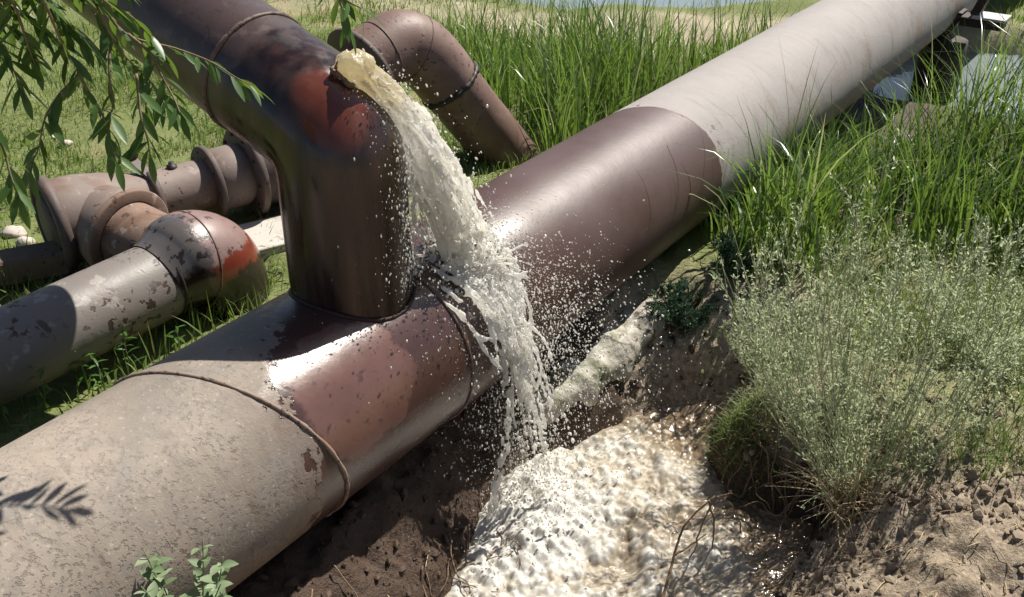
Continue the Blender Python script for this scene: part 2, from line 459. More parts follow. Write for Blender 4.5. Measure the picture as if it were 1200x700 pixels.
def mat_leaf(name, c0, c1, c2=None, transl=.35, rough=.45, attr=True, tint=None):
    n = NT(name)
    v = n.attr('rnd') if attr else n.n('ObjectInfo').outputs['Random']
    c = n.mix(v, c0, c1)
    if c2 is not None: c = n.mix(n.step(.86, .97, v), c, c2)
    p = n.prin(c, rough, None, Specular_IOR_Level=.4)
    t = n.n('BsdfTranslucent')
    tc = n.mix(.6, c, tint if tint else (.20, .30, .03))
    n.l(tc, t.inputs['Color'])
    mx = n.n('MixShader'); mx.inputs[0].default_value = transl
    n.l(p, mx.inputs[1]); n.l(t.outputs[0], mx.inputs[2])
    return n.done(mx.outputs[0])
M['willow'] = mat_leaf('willow_leaf', (.042, .092, .024), (.085, .165, .042), None, .42, .38, attr=False)
M['reed'] = mat_leaf('reed_blade', (.060, .125, .030), (.125, .215, .060), (.46, .44, .27), .45, .28)
M['lawn'] = mat_leaf('lawn_blade', (.11, .185, .040), (.21, .28, .08), (.34, .28, .13), .35, .5)
M['sage'] = mat_leaf('sage_leaf', (.35, .40, .245), (.50, .54, .365), (.68, .66, .52), .55, .5, tint=(.50, .58, .32))
M['mealy'] = mat_leaf('mealy_leaf', (.125, .185, .085), (.23, .29, .165), None, .25, .6, attr=False, tint=(.2, .28, .08))
M['lush'] = mat_leaf('lush_leaf', (.045, .115, .018), (.085, .165, .03), None, .35, .42, attr=False)
M['bluegreen'] = mat_leaf('bluegreen_leaf', (.035, .075, .05), (.065, .115, .07), (.12, .16, .10), .25, .6, tint=(.08, .16, .06))
M['creeper'] = mat_leaf('creeper_blade', (.11, .175, .045), (.20, .255, .09), (.38, .32, .17), .35, .5)

def mat_plain(name, c0, c1, rough=.8, sc=8, bump=.3, attr=None):
    n = NT(name); o = n.obj()
    c = n.mix(n.noise(sc, 4, o), c0, c1)
    return n.done(n.prin(c, rough, n.bump(n.noise(sc * 6, 4, o), bump, .004), Specular_IOR_Level=.3))
M['bark'] = mat_plain('twig_bark', (.14, .105, .065), (.22, .17, .11), .8, 20)
M['greenstem'] = mat_plain('green_stem', (.14, .165, .065), (.20, .22, .10), .6, 20)
M['palestem'] = mat_plain('pale_green_stem', (.26, .30, .16), (.36, .38, .23), .6, 20)
M['root'] = mat_plain('root_bark', (.13, .08, .05), (.30, .21, .13), .85, 25)
M['straw'] = mat_plain('dry_straw', (.34, .25, .14), (.50, .40, .25), .75, 18)

def mat_ground():
    n = NT('soil'); o = n.obj()
    wet, grass, sand = n.attr('wet'), n.attr('grass'), n.attr('sand')  # wet also carries shade painted on the pit wall
    m = n.noise(6, 6, o, .6); f = n.noise(45, 5, o, .65); ff = n.noise(190, 3, o)
    c = n.mix(n.step(.3, .7, m), (.19, .148, .105), (.30, .245, .18))
    c = n.mix(n.math('MULTIPLY', n.step(.45, .7, f), .7), c, (.40, .32, .235))
    c = n.mix(n.math('MULTIPLY', n.step(.50, .36, f), .65), c, (.125, .085, .058))
    c = n.mix(n.math('MULTIPLY', n.step(.62, .70, ff), .5), c, (.46, .39, .30))
    gc = n.mix(f, (.085, .125, .034), (.21, .215, .085))
    gc = n.mix(n.step(.55, .72, n.noise(2.4, 5, o)), gc, (.26, .215, .125))
    c = n.mix(n.math('MULTIPLY', grass, n.step(.25, .5, n.math('ADD', m, n.math('MULTIPLY', grass, .2)))), c, gc)
    sc = n.mix(f, (.38, .30, .225), (.56, .47, .375))
    c = n.mix(sand, c, sc)
    w = n.step(.35, .65, n.math('ADD', wet, n.math('MULTIPLY', n.math('SUBTRACT', m, .5), .5)))
    wc = n.mix(f, (.030, .018, .012), (.095, .058, .037))
    c = n.mix(w, c, wc)
    r = n.mixf(w, .92, n.mixf(f, .40, .8))
    h = n.math('ADD', n.math('MULTIPLY', f, .8), n.math('MULTIPLY', ff, .25))
    return n.done(n.prin(c, r, n.bump(h, .9, .016), Specular_IOR_Level=.3))
M['soil'] = mat_ground()
M['wetclod'] = mat_plain('damp_clod', (.035, .022, .015), (.10, .064, .042), .7, 9, .6)  # damp clods, darkened to go with the pit wall's painted shade
M['clod'] = mat_plain('dry_clod', (.14, .105, .072), (.31, .25, .185), .95, 9, .6)

def mat_pool():
    n = NT('foaming_muddy_water'); o = n.obj(); fo = n.attr('foam')
    fv = n.math('ADD', fo, n.math('MULTIPLY', n.math('SUBTRACT', n.noise(30, 4, o), .5), .45))
    f = n.step(.22, .55, fv)
    wc = n.mix(n.noise(9, 3, o), (.135, .095, .060), (.225, .165, .110))
    fc = n.mix(n.step(.45, 1.0, fv), (.50, .42, .31), (.80, .77, .70))
    c = n.mix(f, wc, fc)
    r = n.mixf(f, .08, .48)
    h = n.math('ADD', n.math('MULTIPLY', n.noise(60, 3, o), .8), n.math('MULTIPLY', n.noise(170, 3, o), .5))
    nb = n.bump(h, .28, .008)
    p = n.prin(c, r, nb, Specular_IOR_Level=.55)
    t = n.n('BsdfTranslucent'); n.l(fc, t.inputs['Color'])
    mx = n.n('MixShader'); n.l(n.math('MULTIPLY', f, .38), mx.inputs[0]); n.l(p, mx.inputs[1]); n.l(t.outputs[0], mx.inputs[2])
    return n.done(mx.outputs[0])
M['pool'] = mat_pool()

def mat_jet():
    n = NT('gushing_water'); o = n.obj(); ag = n.attr('age')
    a = n.step(.03, .34, n.math('ADD', ag, n.math('MULTIPLY', n.math('SUBTRACT', n.noise(14, 4, o), .5), .22)))
    c = n.mix(a, n.mix(n.noise(22, 3, o), (.68, .57, .34), (.90, .83, .62)), n.mix(n.noise(25, 3, o), (.90, .88, .82), (.98, .97, .94)))
    nb = n.bump(n.math('ADD', n.noise(75, 4, o), n.math('MULTIPLY', n.noise(200, 3, o), .4)), .45, .007)
    p = n.prin(c, .10, nb, Specular_IOR_Level=.5)
    t = n.n('BsdfTranslucent'); n.l(c, t.inputs['Color']); n.l(nb, t.inputs['Normal'])
    mx = n.n('MixShader'); mx.inputs[0].default_value = .66
    n.l(p, mx.inputs[1]); n.l(t.outputs[0], mx.inputs[2])
    return n.done(mx.outputs[0])
M['jet'] = mat_jet()
def mat_drop():
    n = NT('water_drop')
    p = n.prin((.82, .80, .75), .10, None, Specular_IOR_Level=.7)
    t = n.n('BsdfTranslucent'); t.inputs['Color'].default_value = (.85, .83, .78, 1)
    mx = n.n('MixShader'); mx.inputs[0].default_value = .45
    n.l(p, mx.inputs[1]); n.l(t.outputs[0], mx.inputs[2])
    return n.done(mx.outputs[0])
M['drop'] = mat_drop()
def mat_pond():
    n = NT('pond_water'); o = n.obj()
    nb = n.bump(n.noise(6, 3, o), .12, .02)
    return n.done(n.prin((.20, .235, .24), .07, nb, Specular_IOR_Level=.6))
M['pond'] = mat_pond()

# ------------------------------------------------------------------ ground
POOL = np.array([(-.52, 1.45), (-.30, 2.01), (-.19, 2.17), (-.115, 2.43), (-.07, 2.60), (.06, 2.77), (.32, 2.94), (.60, 3.13), (.82, 3.12),
                 (.75, 2.97), (.71, 2.77), (.76, 2.60), (.965, 2.44), (.86, 2.25), (.72, 2.08), (.60, 1.85), (.35, 1.45), (0, 1.25)])
def sdf(x, y, poly):
    d = np.full(x.shape, 1e9); ins = np.zeros(x.shape, bool)
    n = len(poly)
    for i in range(n):
        a = poly[i]; b = poly[(i + 1) % n]; e = b - a
        wx, wy = x - a[0], y - a[1]
        t = np.clip((wx * e[0] + wy * e[1]) / (e @ e), 0, 1)
        d = np.minimum(d, (wx - e[0] * t) ** 2 + (wy - e[1] * t) ** 2)
        c = ((a[1] <= y) != (b[1] <= y)) & (wx < e[0] * wy / (e[1] if abs(e[1]) > 1e-9 else 1e-9))
        ins ^= c
    d = np.sqrt(d); return np.where(ins, -d, d)
WATER = -.60
def height(x, y, detail=True):
    x = np.asarray(x, float); y = np.asarray(y, float)
    dx, dy = x - A0[0], y - A0[1]
    s = dx * D[0] + dy * D[1]; w = dx * W[0] + dy * W[1]
    left = sstep(-.05, -.45, w)
    base = -.27 + .11 * left
    base = base + (1 - left) * .27 * sstep(1.15, .35, s) * sstep(1.2, .3, w)        # bank at the near end of the pipe
    base = base - .24 * sstep(3.9, 6.0, y) * sstep(-1.6, .8, x)                      # falls to the wet ground
    base = base - .04 * sstep(5, 9, y)
    base = base + .05 * sstep(7.2, 8.0, y) * sstep(9.0, 8.4, y)
    q = np.stack([x, y], -1)
    base = base + .035 * fbm(q * .9, 3, 3)
    # ponds
    p1 = ((x - 3.9) / 1.6) ** 2 + ((y - 7.0) / .95) ** 2 + .25 * fbm(q * 1.3, 2, 9)
    p2 = ((x - .6) / 3.2) ** 2 + ((y - 9.65) / 1.35) ** 2 + .12 * fbm(q * 1.1, 2, 12)
    base = base - .34 * sstep(1.25, .6, p1) - .36 * sstep(1.2, .7, p2)
    # pit with the pool
    dd = sdf(x, y, POOL)
    wall = np.where(w < .45, .26, .20) + .06 * fbm(q * 3, 2, 4)
    right = sstep(.3, 1.0, x) * sstep(2.75, 2.2, y)
    wall = wall + .32 * right + .20 * sstep(.30, .55, x) * sstep(2.75, 2.95, y)
    t = np.clip((dd + .02) / wall, 0, 1)
    prof = t ** (.75)
    prof = np.where(w < .6, t ** .6, prof)
    pit = WATER - .05 + (base - WATER + .05) * prof
    z = np.where(dd < wall - .02, np.minimum(pit, base), base)
    z = np.where(dd < -.02, WATER - .05 - .5 * np.minimum(-dd - .02, .3), z)
    if detail:
        near = sstep(5.5, 3.6, y)
        inpit = sstep(-.02, .06, dd) * sstep(.55, .12, dd)
        z = z + near * (.012 * fbm(q * 14, 4, 21) + .006 * fbm(q * 60, 2, 31)) + inpit * (.035 * fbm(q * 9, 4, 41))
        z = z + .02 * fbm(q * 2.5, 3, 51) * (1 - sstep(.35, .25, np.abs(w)))
        fg = sstep(.55, .9, x) * sstep(2.7, 2.3, y)
        z = z + fg * (.020 * fbm(q * 11, 5, 61, .6) + .018 * fbm(q * 4, 2, 63))
    return z
def axis_lines(segs):
    out = [np.arange(a, b, st) for a, b, st in segs]
    return np.concatenate(out)
gx = np.concatenate([-np.geomspace(220, 4.6, 26)[:-1], axis_lines([(-4.6, -.7, .05), (-.7, 1.9, .0135), (1.9, 5.0, .05)]), np.geomspace(5.0, 220, 26)])
gy = np.concatenate([-np.geomspace(220, 1.0, 22)[:-1], axis_lines([(-1.0, 1.2, .06), (1.2, 3.7, .0135), (3.7, 9.5, .05), (9.5, 13, .15)]), np.geomspace(13, 260, 24)])
X, Y = np.meshgrid(gx, gy)
H = height(X, Y)
dp = sdf(X, Y, POOL)
sx = (X - A0[0]) * D[0] + (Y - A0[1]) * D[1]; wx = (X - A0[0]) * W[0] + (Y - A0[1]) * W[1]
q2 = np.stack([X, Y], -1)
wet = (1 - .75 * sstep(.32, .5, X) * sstep(2.85, 2.98, Y)) * sstep(.16, .03, dp - .10 * (wx < .6)) * sstep(-.25, -.33, H + .02 * fbm(q2 * 8, 2, 3)) * (1 - .65 * sstep(.55, .95, X) * sstep(2.6, 2.2, Y))
wet = np.maximum(wet, .8 * sstep(3.75, 4.2, Y) * sstep(7.2, 6.6, Y) * sstep(-.3, .4, X))
wet = np.maximum(wet, 1.0 * sstep(.95, .7, wx) * sstep(-.1, .1, wx) * sstep(.65, .3, dp) * sstep(3.3, 3.1, Y) * (1 - .8 * sstep(.32, .5, X) * sstep(2.85, 2.98, Y)))  # pit wall under pipe: damp, plus its shade painted into soil colour
grass = np.maximum(sstep(-.2, -.5, wx), sstep(3.3, 3.8, Y)) * sstep(.05, .25, dp)
grass = np.maximum(grass, .75 * sstep(1.0, 1.25, X) * sstep(2.25, 2.7, Y))
sandf = sstep(7.2, 7.5, Y + .25 * fbm(q2 * 1.2, 3, 8)) * sstep(8.2, 7.9, Y) * sstep(-1.9, -.9, X + .4 * fbm(q2, 2, 2)) * .6
sandf = np.maximum(sandf, .6 * sstep(2.95, 3.05, Y) * sstep(3.55, 3.3, Y) * sstep(.35, .5, X) * sstep(1.4, 1.1, X) * sstep(.05, .18, dp))
sandf = sandf * (.55 + .6 * (fbm(q2 * 3, 3, 5) * .5 + .5))
V = np.stack([X, Y, H], -1).reshape(-1, 3)
nr, nc = X.shape
f = gridq(nr, nc, False)
g = link('ground', mesh_np('ground', V, [f], dict(wet=wet.ravel(), grass=grass.ravel(), sand=np.clip(sandf, 0, 1).ravel())), M['soil'])
tag(g, 'sandy brown soil with grassy ground and an eroded pit', 'ground', kind='structure')

def disc(name, cx, cy, rx, ry, z, mat, label):
    t = np.linspace(0, 2 * np.pi, 48, endpoint=False)
    v = np.stack([cx + rx * np.cos(t), cy + ry * np.sin(t), np.full(48, z)], -1)
    v = np.concatenate([[[cx, cy, z]], v])
    f = np.array([[0, 1 + i, 1 + (i + 1) % 48] for i in range(48)])
    o = link(name, mesh_np(name, v, [f]), mat)
    return tag(o, label, 'pond', kind='structure')
disc('pond', 3.9, 7.0, 2.0, 1.25, -.655, M['pond'], 'still reflecting pond water among reeds right of the support post')
disc('pond', .6, 9.65, 3.8, 1.7, -.695, M['pond'], 'pale far pond along the top edge beyond the sandy path')

# ------------------------------------------------------------------ muddy foaming pool
IMP = np.array([.03, 2.60])
def build_pool():
    st = .0046
    xs = np.arange(-.75, 1.25, st); ys = np.arange(1.2, 3.4, st)
    X, Y = np.meshgrid(xs, ys)
    d = sdf(X, Y, POOL)
    q = np.stack([X, Y], -1)
    di = np.hypot(X - IMP[0] - .12, (Y - IMP[1] + .25) * .8)
    act = np.clip(1.15 - di / 1.05, .26, 1)
    Hh = .014 * fbm(q * 7, 3, 2) * (.4 + act) + .006 * fbm(q * 26, 3, 6)
    B = np.zeros(X.shape); ny, nx = X.shape
    r2 = np.random.default_rng(3)
    N = 13000
    bx = r2.uniform(-.7, 1.1, N); by = r2.uniform(1.25, 3.3, N)
    for x, y in zip(bx, by):
        dd_ = math.hypot(x - IMP[0] - .12, (y - IMP[1] + .25) * .8); a = min(max(1.15 - dd_ / 1.05, .26), 1)
        if r2.random() > a * 1.1: continue
        r = r2.uniform(.005, .0115) + r2.random() ** 5 * .020 * a
        i0, i1 = int((y - r - ys[0]) / st), int((y + r - ys[0]) / st) + 2
        j0, j1 = int((x - r - xs[0]) / st), int((x + r - xs[0]) / st) + 2
        i0, j0 = max(i0, 0), max(j0, 0)
        sub = (X[i0:i1, j0:j1] - x) ** 2 + (Y[i0:i1, j0:j1] - y) ** 2
        hmp = np.sqrt(np.clip(r * r - sub, 0, None)) * r2.uniform(.28, .66)
        B[i0:i1, j0:j1] = np.maximum(B[i0:i1, j0:j1], hmp) if r2.random() < .6 else B[i0:i1, j0:j1] + hmp * .6
    B = np.minimum(B, .026)
    lumpy = (fbm(q * np.array([11, 8]), 3, 19) * .5 + .5) * .036 * act + (fbm(q * 34, 2, 29) * .5 + .5) * .010 * act
    Hh = Hh + lumpy - .02 * act
    Hh = Hh + B
    mound = .035 * np.exp(-((X - IMP[0]) ** 2 + (Y - IMP[1]) ** 2) / .02)
    Hh = Hh + mound
    foam = np.clip(act * .95 - .40 + B * 30 + lumpy * 5 + .30 * fbm(q * 4.5, 4, 77), 0, 1)
    foam = np.clip(foam + mound * 8 + .35 * np.exp(-((X - IMP[0] - .08) ** 2 + (Y - IMP[1] + .15) ** 2) / .06), 0, 1)
    keep = d < .06
    idx = -np.ones(X.shape, int); idx[keep] = np.arange(keep.sum())
    a = idx[:-1, :-1]; b = idx[:-1, 1:]; c = idx[1:, 1:]; e = idx[1:, :-1]
    ok = (a >= 0) & (b >= 0) & (c >= 0) & (e >= 0)
    f = np.stack([a[ok], b[ok], c[ok], e[ok]], -1)
    v = np.stack([X, Y, WATER + Hh * sstep(.06, -.05, d)], -1)[keep]
    o = link('muddy_pool', mesh_np('muddy_pool', v, [f], dict(foam=foam[keep])), M['pool'])
    tag(o, 'churning cream coloured muddy pool in the pit under the falling water', 'pool', kind='structure')
build_pool()

# ------------------------------------------------------------------ main pipeline with riser and inclined branch
main = empty('leaking_pipeline', A0 + 1.74 * D - .3 * Z,
             'large brown pipeline crossing the scene with an upright riser and a bursting inclined branch', 'pipeline')
W1, W2 = 1.24, 1.905
def run(s0, s1, tilt0=0, tilt1=0, rows=40, r=RM):
    nu = 160
    a = np.linspace(-np.pi, np.pi, nu, endpoint=False) + np.pi / nu
    k = np.linspace(0, 1, rows)[:, None]
    e0 = s0 - tilt0 * np.sin(a - R(56)); e1 = s1 - tilt1 * np.sin(a - R(56))
    s = e0[None] * (1 - k) + e1[None] * k
    aa = np.broadcast_to(a, s.shape)
    rr = r + .0016 * fbm(np.stack([s * 3, np.cos(aa) * 1.5, np.sin(aa) * 1.5], -1), 3, 8)
    v = A0 + s[..., None] * D + rr[..., None] * (np.cos(aa)[..., None] * W + np.sin(aa)[..., None] * Z)
    return v.reshape(-1, 3), gridq(rows, nu), s.ravel(), aa.ravel()
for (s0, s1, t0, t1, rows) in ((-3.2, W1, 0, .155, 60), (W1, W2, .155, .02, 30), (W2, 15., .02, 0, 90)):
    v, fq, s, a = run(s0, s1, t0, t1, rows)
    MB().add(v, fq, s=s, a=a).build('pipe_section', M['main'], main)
t = np.linspace(-np.pi, np.pi, 110, endpoint=False)
def ringline(s0, tilt, r): return np.array([A0 + (s0 - tilt * math.sin(a - R(56))) * D + r * (math.cos(a) * W + math.sin(a) * Z) for a in t])
MB().add(*bead(ringline(W1, .155, RM + .001), .0065, 1)).build('weld_seam', M['bead_dust'], main)
MB().add(*bead(ringline(W2, .02, RM + .001), .0045, 2)).build('weld_seam', M['bead'], main)
# riser, mitred bend, inclined branch
DI = nv([-.7347, .6237, .2668])
J = np.array([-.463, 2.507, .752])
LB = .115
PA = J - Z * LB; PB = J + DI * LB
tt = np.linspace(0, 1, 26)
arc = (1 - tt)[:, None] ** 2 * PA + 2 * (tt * (1 - tt))[:, None] * J + tt[:, None] ** 2 * PB
pth = np.concatenate([np.linspace(STUB + Z * .05, PA, 24)[:-1], arc, np.linspace(PB, J + DI * .335, 10)[1:]])
v, fl_ = sweep(pth, RS, 96, cap=False)
up_ = (v - J) @ DI
rd = sstep(.085, .16, (v - J) @ nv([.22, -.70, .62]))
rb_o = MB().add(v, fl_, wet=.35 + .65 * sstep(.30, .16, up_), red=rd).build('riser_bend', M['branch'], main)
v, fq = seg(J + DI * .335, J + DI * 5.5, RS, RS, DI, DI, 96, 60)
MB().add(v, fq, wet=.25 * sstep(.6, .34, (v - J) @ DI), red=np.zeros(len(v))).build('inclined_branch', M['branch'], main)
MB().add(*bead(ring(J + DI * .335, DI, RS + .001), .006, 3)).build('weld_seam', M['bead'], main)
ph = np.linspace(0, 2 * np.pi, 120, endpoint=False)
sad = np.array([[STUB[0] + RS * 1.01 * math.cos(p), STUB[1] + RS * 1.01 * math.sin(p), 0] for p in ph])
ws = (sad - A0) @ W
sad[:, 2] = np.sqrt(RM ** 2 - ws ** 2) + .002
MB().add(*bead(sad, .0065, 6)).build('weld_seam', M['bead_wet'], main)
# torn hole in the crown of the bend: lifted ragged lip round the leak
HOLE = np.array([-.415, 2.505, .922])
hn = nv(HOLE - (J + DI * .1))
u_, w_ = frame(hn)
lip = np.array([HOLE - hn * .006 + (.055 + .012 * math.sin(3 * p + 1)) * math.cos(p) * u_ + (.038 + .008 * math.sin(5 * p)) * math.sin(p) * w_ for p in np.linspace(0, 2 * np.pi, 60, endpoint=False)])
MB().add(*bead(lip, .006, 7, jit=.7)).build('torn_lip', M['bead'], rb_o)

# ------------------------------------------------------------------ grey pipe on the left with lobster-back bend
lp = empty('grey_pipe', (-1.33, 2.99, -.14), 'grey spotted pipe on the ground ending in a flaking red and black bend', 'pipe')
RL = .140
ax = nv(D)
E0 = np.array([-1.245, 3.058, -.018])
v, fq = seg(E0 - ax * 3.0, E0, RL, RL, ax, ax, 72, 60)
MB().add(v, fq).build('pipe_section', M['grey_pipe'], lp)
bp = smooth_path([E0 - ax * .01, E0 + ax * .06 + Z * .012, E0 + ax * .13 + Z * .020, E0 + ax * .195 - Z * .015, E0 + ax * .235 - Z * .09, E0 + ax * .245 - Z * .20, E0 + ax * .245 - Z * .40], 40)
tq = np.linspace(0, 1, 40)
br = .146 + .036 * sstep(.0, .32, tq) - .004 * sstep(.5, 1, tq)
v, fl_ = sweep(bp, br, 80, cap=False)
w_at = (v - E0) @ W / .16; z_at = (v - E0)[:, 2] / .16
MB().add(v, fl_, t=np.repeat(tq, 80), w=w_at, h=z_at).build('bend', M['bend'], lp)
MB().add(*bead(ring(E0, ax, .1465), .0055, 11)).build('weld_seam', M['black'], lp)
k = 13; MB().add(*bead(ring(bp[k], bp[k + 1] - bp[k - 1], br[k]), .0035, 12)).build('weld_seam', M['bead'], lp)

# ------------------------------------------------------------------ old valve assembly behind it
VA = np.array([-1.72, 3.405, .035]); VB = VA + np.array([.78, .62, 0])
vd = nv(VB - VA)
val = empty('pipe_fitting', (-1.5, 3.62, -.14), 'dusty rose pipe fitting with round brown flanges and a lever behind the grey pipe', 'fitting')
def lat(name, c, d, prof, mat, parent=val, nu=56): return MB().add(*lathe(c, d, prof, nu)).build(name, mat, parent)
lat('tapered_body', VA, vd, [(-.0, .165), (.02, .168), (.09, .166), (.20, .145), (.30, .115), (.36, .105), (.78, .103)], M['valve'])
lat('end_flange', VA - vd * .025, vd, [(-.02, .0), (-.02, .12), (.06, .125), (.06, .150), (-.02, .155), (-.02, .185), (.022, .187), (.022, .16)], M['flange'])
fl1 = lat('flange', VA + vd * .60, vd, [(-.012, .10), (-.012, .150), (-.008, .154), (.010, .154), (.014, .150), (.014, .10)], M['flange'])
fl2 = lat('flange', VA + vd * .765, vd, [(-.014, .10), (-.014, .190), (-.01, .195), (.014, .195), (.018, .190), (.018, .12)], M['flange'])
lat('end_drum', VA + vd * .78, vd, [(0, .15), (.08, .165), (.17, .165), (.18, .15), (.18, 0.001)], M['flange'])
lat('neck', VA + vd * .61, vd, [(0, .118), (.02, .132), (.12, .132), (.15, .12)], M['valve'])
bu, bw = frame(vd)
for k in range(10):
    a = 2 * math.pi * k / 10
    for c_, r_, fo_ in ((VA + vd * .585, .130, fl1), (VA + vd * .74, .168, fl2)):
        p = c_ + r_ * (math.cos(a) * bu + math.sin(a) * bw)
        lat('bolt', p, vd, [(.0, .0005), (.0, .006), (.004, .006), (.005, .009), (.036, .009), (.036, .0005)], M['black'], fo_, nu=6)
# side outlet with collar, running towards the pool side behind the grey bend
OB = VA + vd * .12 - Z * .01
od = nv([.80, -.52, -.10])
lat('outlet', OB, od, [(0, .15), (.10, .155), (.16, .172), (.205, .178), (.205, .150)], M['valve'])
lat('collar', OB, od, [(.195, .176), (.20, .183), (.222, .184), (.226, .178), (.226, .140)], M['rust_in'])
lat('inner_pipe', OB, od, [(.20, .135), (.52, .135), (.52, .10)], M['rust_in'])
# clamp with lever on the run
lat('clamp', VA + vd * .36, vd, [(-.014, .100), (-.014, .124), (.014, .124), (.014, .100)], M['flange'])
lv = MB(); cpt = VA + vd * .345 + Z * .128
lx = nv(np.array([-.75, .35, .50])); ly = nv(np.cross(Z, lx))
lv.add(*box(cpt + lx * .02, lx, ly, np.cross(lx, ly), .075, .022, .007))
lv.add(*box(cpt + lx * .06 + Z * .012, lx, ly, np.cross(lx, ly), .014, .028, .020))
lv.build('lever', M['flange'], val, smooth=False)
lat('valve_nut', VA + vd * .46 + Z * .098, Z, [(0, .022), (.016, .022), (.016, .012), (.030, .012), (.030, .0005)], M['black'], nu=8)

# ------------------------------------------------------------------ gooseneck pipe behind the leak
gn = empty('gooseneck_pipe', (0.0, 4.74, -.45), 'rusty gooseneck pipe with a dark flange bending down into the reeds', 'pipe')
GR = .150
Gf = np.array([-.66, 4.27, .36]); Gb = np.array([-.36, 4.40, .405]); Ge = np.array([.06, 4.80, -.38])
g0 = nv([-.62, -.70, -.35])
pts = [Gf + g0 * .30, Gf, Gf - g0 * .1]
ds = [-g0, -g0]
ns = [-g0]
v, fq = seg(pts[0], pts[1], .115, .115, ns[0], ds[0], 56, 10)
MB().add(v, fq).build('stub_end', M['valve'], gn)
cr = smooth_path([Gf, Gf - g0 * .06, Gf - g0 * .125 + np.array([.01, 0, -.004]), np.array([-.505, 4.425, .420]), np.array([-.42, 4.475, .375]), np.array([-.345, 4.505, .285]), np.array([-.295, 4.525, .205])], 40)
rg_ = .148 + .006 * np.sin(np.linspace(0, 3.1, 40))
v, fl_ = sweep(cr, rg_, 64, cap=False)
MB().add(v, fl_).build('bend', M['gooseneck'], gn)
dl = nv(Ge - cr[-1])
v, fq = seg(cr[-1] - dl * .01, Ge + dl * .25, .144, .144, dl, dl, 64, 30, rough=.002)
MB().add(v, fq).build('down_leg', M['gooseneck'], gn)
for k, rb_, jt, sd_, mt in ((12, .0035, .3, 31, 'bead'), (24, .003, .3, 32, 'bead'), (39, .012, .95, 34, 'black')):
    tg_ = cr[min(k + 1, 39)] - cr[k - 1]
    MB().add(*bead(ring(cr[k], tg_, rg_[k]), rb_, sd_, jit=jt)).build('weld_seam', M[mt], gn)
lat('flange', Gf + ds[1] * .0, ds[1], [(-.012, .10), (-.012, .192), (-.008, .197), (.010, .197), (.014, .192), (.014, .14)], M['flange'], gn)
# bolt shadows below the flange, modelled as black strips on the stub
fd = -ds[0]
for k, (an, ln) in enumerate(((.9, .09), (1.25, .10), (1.6, .085))):
    u, w = frame(fd)
    side = nv(np.array([.2, -.55, .8]) - fd * (fd @ np.array([.2, -.55, .8]))); s2 = np.cross(fd, side)
    pth = [Gf - fd * (.02 + ln * q) + (.1165) * (side * math.cos((an - 1.25) * 1.0 + .06 * q) + s2 * math.sin((an - 1.25) * 1.0 + .06 * q)) for q in np.linspace(0, 1, 10)]
    MB().add(*sweep(pth, .007 * np.array([.6, 1, 1, .9, .9, 1, 1, .9, .8, .4]), 6)).build('bolt_shadow', M['black'], gn)

# ------------------------------------------------------------------ support post far right
SP = 7.28
pc = A0 + SP * D + .24 * W
sp = empty('pipe_support', (pc[0], pc[1], -.95), 'dark post with a steel saddle bracket carrying the far end of the pipeline', 'support')
MB().add(*lathe(pc - Z * 1.05, Z, [(0, .160), (.2, .157), (.72, .153), (.80, .150), (.80, .001)], 40)).build('post', M['post'], sp)
aa = np.linspace(R(-95), R(-8), 30)
sv = []
for dd in (-.07, .07):
    for rr_ in (RM + .004, RM + .030):
        sv.append(np.array([mp(SP + dd, a_, rr_) for a_ in aa]))
sv = np.stack([sv[0], sv[1], sv[3], sv[2]], 1).reshape(-1, 3)
MB().add(sv, [gridq(30, 4), np.array([[3, 2, 1, 0]]), np.array([[116, 117, 118, 119]])]).build('saddle', M['post'], sp, smooth=False)
cb = A0 + SP * D
bk_ = MB().add(*box(cb + W * .455 - Z * .095, W, D, Z, .135, .075, .030)).build('bracket', M['post'], sp, smooth=False)
MB().add(*box(cb + W * .50 - Z * .056, W, D, Z, .105, .090, .008)).build('top_plate', M['steel'], bk_, smooth=False)
tl = nv(Z + W * .30)
MB().add(*box(cb + W * .435 + Z * .07, nv(W - tl * (W @ tl)), D, tl, .028, .055, .13)).build('chock', M['post'], bk_, smooth=False)

# ------------------------------------------------------------------ slab, timber, stones
def lump(c, r, seed, flat=.6, n=3):
    import bmesh
    bm = bmesh.new(); bmesh.ops.create_icosphere(bm, subdivisions=n, radius=1)
    v = np.array([x.co[:] for x in bm.verts]); f = np.array([[x.index for x in q.verts] for q in bm.faces]); bm.free()
    v = v * (1 + .28 * fbm(v * 1.3 + seed * 3.1, 3, seed))[:, None]
    v = v * np.array([r, r * .8, r * flat])
    return v + np.asarray(c), [f]
slab = MB()
sa = nv([.85, .53, 0]); sb_ = np.array([-sa[1], sa[0], 0])
v, f = box((-.98, 3.62, -.155), sa, sb_, Z, .15, .13, .045, .08)
so = slab.add(v, f).build('concrete_slab', M['concrete'], None, False, (-.98, 3.62, -.2))
tag(so, 'pale concrete slab on the grass between grey bend and riser', 'slab')
ta = nv([.80, .22, .06]); tb = np.array([-ta[1], ta[0], 0]); tb = nv(tb); tc = np.cross(ta, tb)
v, f = box((-2.02, 3.24, -.095), ta, tb, tc, .36, .065, .05, .2)
tag(MB().add(v, f).build('timber_beam', M['timber'], None, False, (-2.02, 3.24, -.15)), 'dark weathered timber beam lying by the left edge', 'beam')
